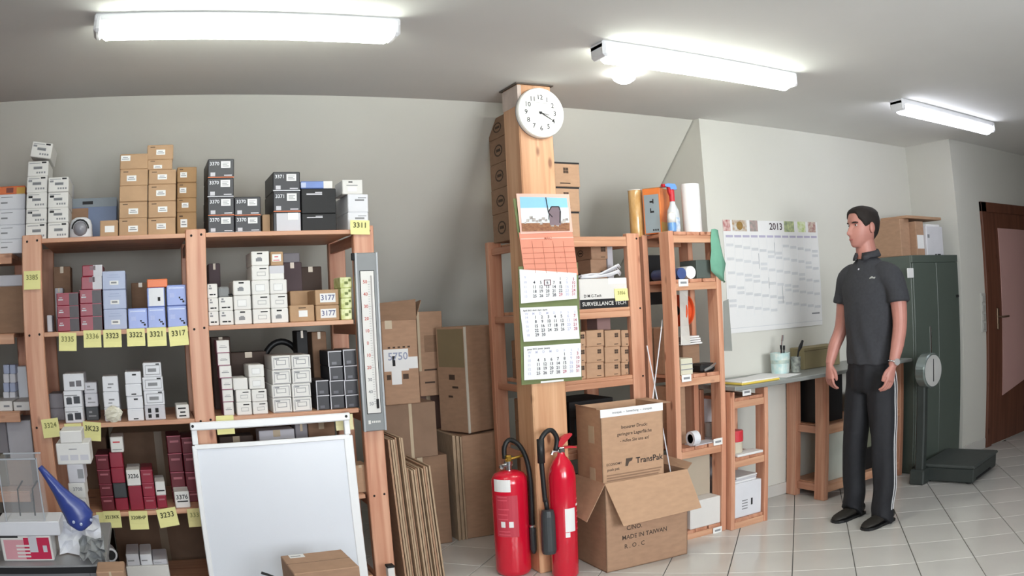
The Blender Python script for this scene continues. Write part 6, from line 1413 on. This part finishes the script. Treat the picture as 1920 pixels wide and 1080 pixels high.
n_ = NT; vs = [p for r in outer for p in r]; base = len(vs); vs += [p for p in inner[0]]; fs = []
for j in range(NZ - 1):
    for k in range(NT): a, b_ = j * n_ + k, j * n_ + (k + 1) % n_; fs.append((a, b_, b_ + n_, a + n_))
for k in range(NT): fs.append((k, base + k, base + (k + 1) % n_, (k + 1) % n_))
fs.append(tuple(range((NZ - 1) * n_, NZ * n_)))
hr.add(vs, fs).build('hair', HAIRM, man, smooth=True)
# ---- polo shirt
sh = MB()
sh.rings([ell((c, 0, z), d, w, 32) for z, w, d, c in ((.955, .172, .124, .0), (.985, .171, .123, .0), (1.08, .168, .122, .002), (1.2, .172, .125, .006), (1.32, .182, .128, .008), (1.40, .190, .124, .006), (1.455, .190, .112, .002), (1.50, .170, .094, -.002), (1.535, .118, .078, -.004), (1.56, .078, .070, -.002), (1.572, .066, .066, .0))])
for arm, s in ((armL, 1), (armR, -1)):
    limb(sh, [(0, .10 * s, 1.475), (0, arm[0][1] + .01 * s, 1.445), (arm[1][0] - .002, arm[1][1], 1.37), (arm[1][0] + .004, arm[1][1] + .014 * s, 1.305)], [.075, .080, .068, .070], 18)
me = remesh(sh, 'polo_shirt', SHIRT, .008, 4)
# soft folds
NRM = [v.normal.copy() for v in me.vertices]
for v, nv in zip(me.vertices, NRM):
    x, y, z = v.co
    w_ = max(0, min(1, (1.32 - z) / .2)); v.co += nv * (.0035 * w_ * math.sin(y * 58 + 2.2 * math.sin(z * 9)) + .002 * math.sin(z * 30 + y * 22) * (1 if z < 1.35 else .3))
shirt = put('polo_shirt', me, man)
for s in (1, -1):        # collar leaves
    rows = []
    for k in range(9):
        t = math.radians(14 + (180 - 14) * k / 8) * s; up = .012 * (1 - math.cos(t)) / 2 * 2
        ri, ro = .068, .087 + .006 * (1 if k < 2 else 0)
        rows.append([L2W(ri * math.cos(t) + .002, ri * math.sin(t), 1.585 + up), L2W(ri * math.cos(t) * 1.08, ri * math.sin(t) * 1.1, 1.598 + up), L2W(ro * math.cos(t), ro * math.sin(t) * 1.05, 1.568 + up * .8 - (.014 if k < 2 else 0)), L2W(ro * math.cos(t) * .95, ro * math.sin(t), 1.560 + up * .8)])
    MB().rings(rows).build('collar', SHIRT, shirt, smooth=True)
pk = MB(); pk.add([L2W(.072, .012, 1.565), L2W(.072, -.012, 1.565), L2W(.118, -.013, 1.47), L2W(.118, .013, 1.47), L2W(.066, .012, 1.565), L2W(.066, -.012, 1.565), L2W(.108, -.013, 1.47), L2W(.108, .013, 1.47)], [(0,1,2,3),(7,6,5,4),(0,4,5,1),(1,5,6,2),(2,6,7,3),(3,7,4,0)]); 
bvh = BVHTree.FromPolygons([v.co[:] for v in me.vertices], [p.vertices[:] for p in me.polygons])
def stick(a, b, z, da, db):
    h = bvh.ray_cast(L2W(a, b, z), -L2W(da, db, 0).normalized()); return h[0], h[1]
for z, nm, r_ in ((1.505, 'button', .006),):
    p, n_ = stick(.4, 0, z, 1, 0)
    if p: MB().lathe([(0, .003), (r_, .002), (r_, -.001)], 10).build(nm, GREYW, shirt, p, n_.to_track_quat('Z', 'Y').to_euler())
p, n_ = stick(.4, .215, 1.452, 1, .35)
if p: 
    em = MB(); em.prism([(-.02, -.004), (-.012, -.008), (.012, -.008), (.018, -.003), (.02, .004), (.006, .003), (.0, .008), (-.008, .006), (-.016, .002)], -.0012, .0005)
    q = em.build('emblem', mat('emblem_grey', '#9a9c98', .7), shirt, p, (0, 0, math.atan2(n_.y, n_.x) + PI / 2))
# ---- trousers
tr = MB()
tr.rings([ell((c, 0, z), d, w, 28) for z, w, d, c in ((1.0, .155, .112, 0), (.95, .162, .116, 0), (.88, .170, .120, 0), (.82, .166, .112, .002), (.79, .15, .095, .004))])
legL = [(0, .083, .90), (.004, .090, .78), (.018, .112, .52), (.012, .128, .28), (.02, .132, .06), (.03, .133, .022)]
legR = [(0, -.083, .90), (.004, -.090, .78), (.024, -.112, .52), (.008, -.125, .28), (.0, -.130, .08), (.012, -.131, .04)]
limb(tr, legL, [.095, .098, .082, .074, .070, .074], 20); limb(tr, legR, [.095, .096, .080, .072, .070, .074], 20)
me = remesh(tr, 'trousers', TROU, .008, 4)
NRM = [v.normal.copy() for v in me.vertices]
for v, nv in zip(me.vertices, NRM):
    x, y, z = v.co; v.co += nv * (.004 * math.sin(z * 24 + y * 30 + 2 * math.sin(z * 7)) * (1 if z < .55 else .4) + .003 * math.sin(y * 70 + z * 5))
trou = put('trousers', me, man)
bv2 = BVHTree.FromPolygons([v.co[:] for v in me.vertices], [p.vertices[:] for p in me.polygons])
for da, db in ((-.40, .92), (-.08, 1.0)):
    pts = []
    for k in range(26):
        z = .93 - k * .0335
        if z < .06: break
        i = 0
        while i < len(legL) - 2 and legL[i + 1][2] > z: i += 1
        u = (legL[i][2] - z) / (legL[i][2] - legL[i + 1][2]); u = max(0, min(1, u)); ca = legL[i][0] + (legL[i + 1][0] - legL[i][0]) * u; cb_2 = legL[i][1] + (legL[i + 1][1] - legL[i][1]) * u
        o_ = L2W(ca + da * .4, cb_2 + db * .4, z); h = bv2.ray_cast(o_, (L2W(ca, cb_2, z) - o_).normalized())
        if h[0]: pts.append(h[0] + h[1] * .0006)
    if len(pts) > 3: MB().tube(pts, .0042, 6).build('side_stripe', mat('stripe_white', '#c9c9cc', .7), trou)
# ---- shoes
for s, (ca, cb3) in (('left', (.02, .134)), ('right', (.0, -.132))):
    rs = []
    for a, w_, h in ((-.095, .018, .05), (-.085, .033, .078), (-.05, .040, .086), (0, .041, .082), (.05, .044, .068), (.10, .050, .054), (.14, .047, .044), (.17, .034, .034), (.182, .014, .022)):
        rs.append([L2W(ca + a, cb3 + w_ * math.cos(2 * PI * k / 16), max(.012, .012 + (h - .012) * (.5 + .5 * math.sin(2 * PI * k / 16)) ** .8)) for k in range(16)])
    so = MB().rings(rs).build('shoe', SHOEM, man, smooth=True); so['label'] = s + ' dark shoe'
    sl_ = []
    for a, w_ in ((-.10, .02), (-.09, .036), (-.04, .043), (.05, .047), (.10, .053), (.145, .050), (.175, .036), (.188, .014)):
        sl_.append([L2W(ca + a, cb3 + w_, .0), L2W(ca + a, cb3 + w_, .016), L2W(ca + a, cb3 - w_, .016), L2W(ca + a, cb3 - w_, .0)])
    MB().rings(sl_).build('sole', RUBBER, so)
# ---- wristwatch
wv = Vector(armL[-1]) + Vector((-.006, .0005, .018)); ax = (Vector(armL[-1]) - Vector(armL[-2])).normalized()
ux = ax.cross(Vector((0, 1, 0))).normalized(); uy = ax.cross(ux)
wt_ = empty('wristwatch', (0, 0, 0)); wt_.parent = man
bnd = MB(); bnd.tube([L2W(*(wv + (ux * math.cos(2 * PI * k / 24) + uy * math.sin(2 * PI * k / 24)) * .0315)) for k in range(24)], .0055, 8, True)
bnd.build('strap', CHROME, wt_, smooth=True)
c = wv + Vector((.008, .034, .002)); nrm = L2W(.3, 1, .1).normalized()
MB().lathe([(0, -.004), (.019, -.004), (.020, .0), (.019, .006), (0, .007)], 24).build('watch_case', mat('watch_silver', '#e6e6e6', .2, .02, metal=.6), wt_, L2W(*c), nrm.to_track_quat('Z', 'Y').to_euler())
# ------------------------------------------------------------------ tidy helper properties
for o in bpy.data.objects:
    for k in ('_w', '_d', '_h'):
        if k in o: del o[k]
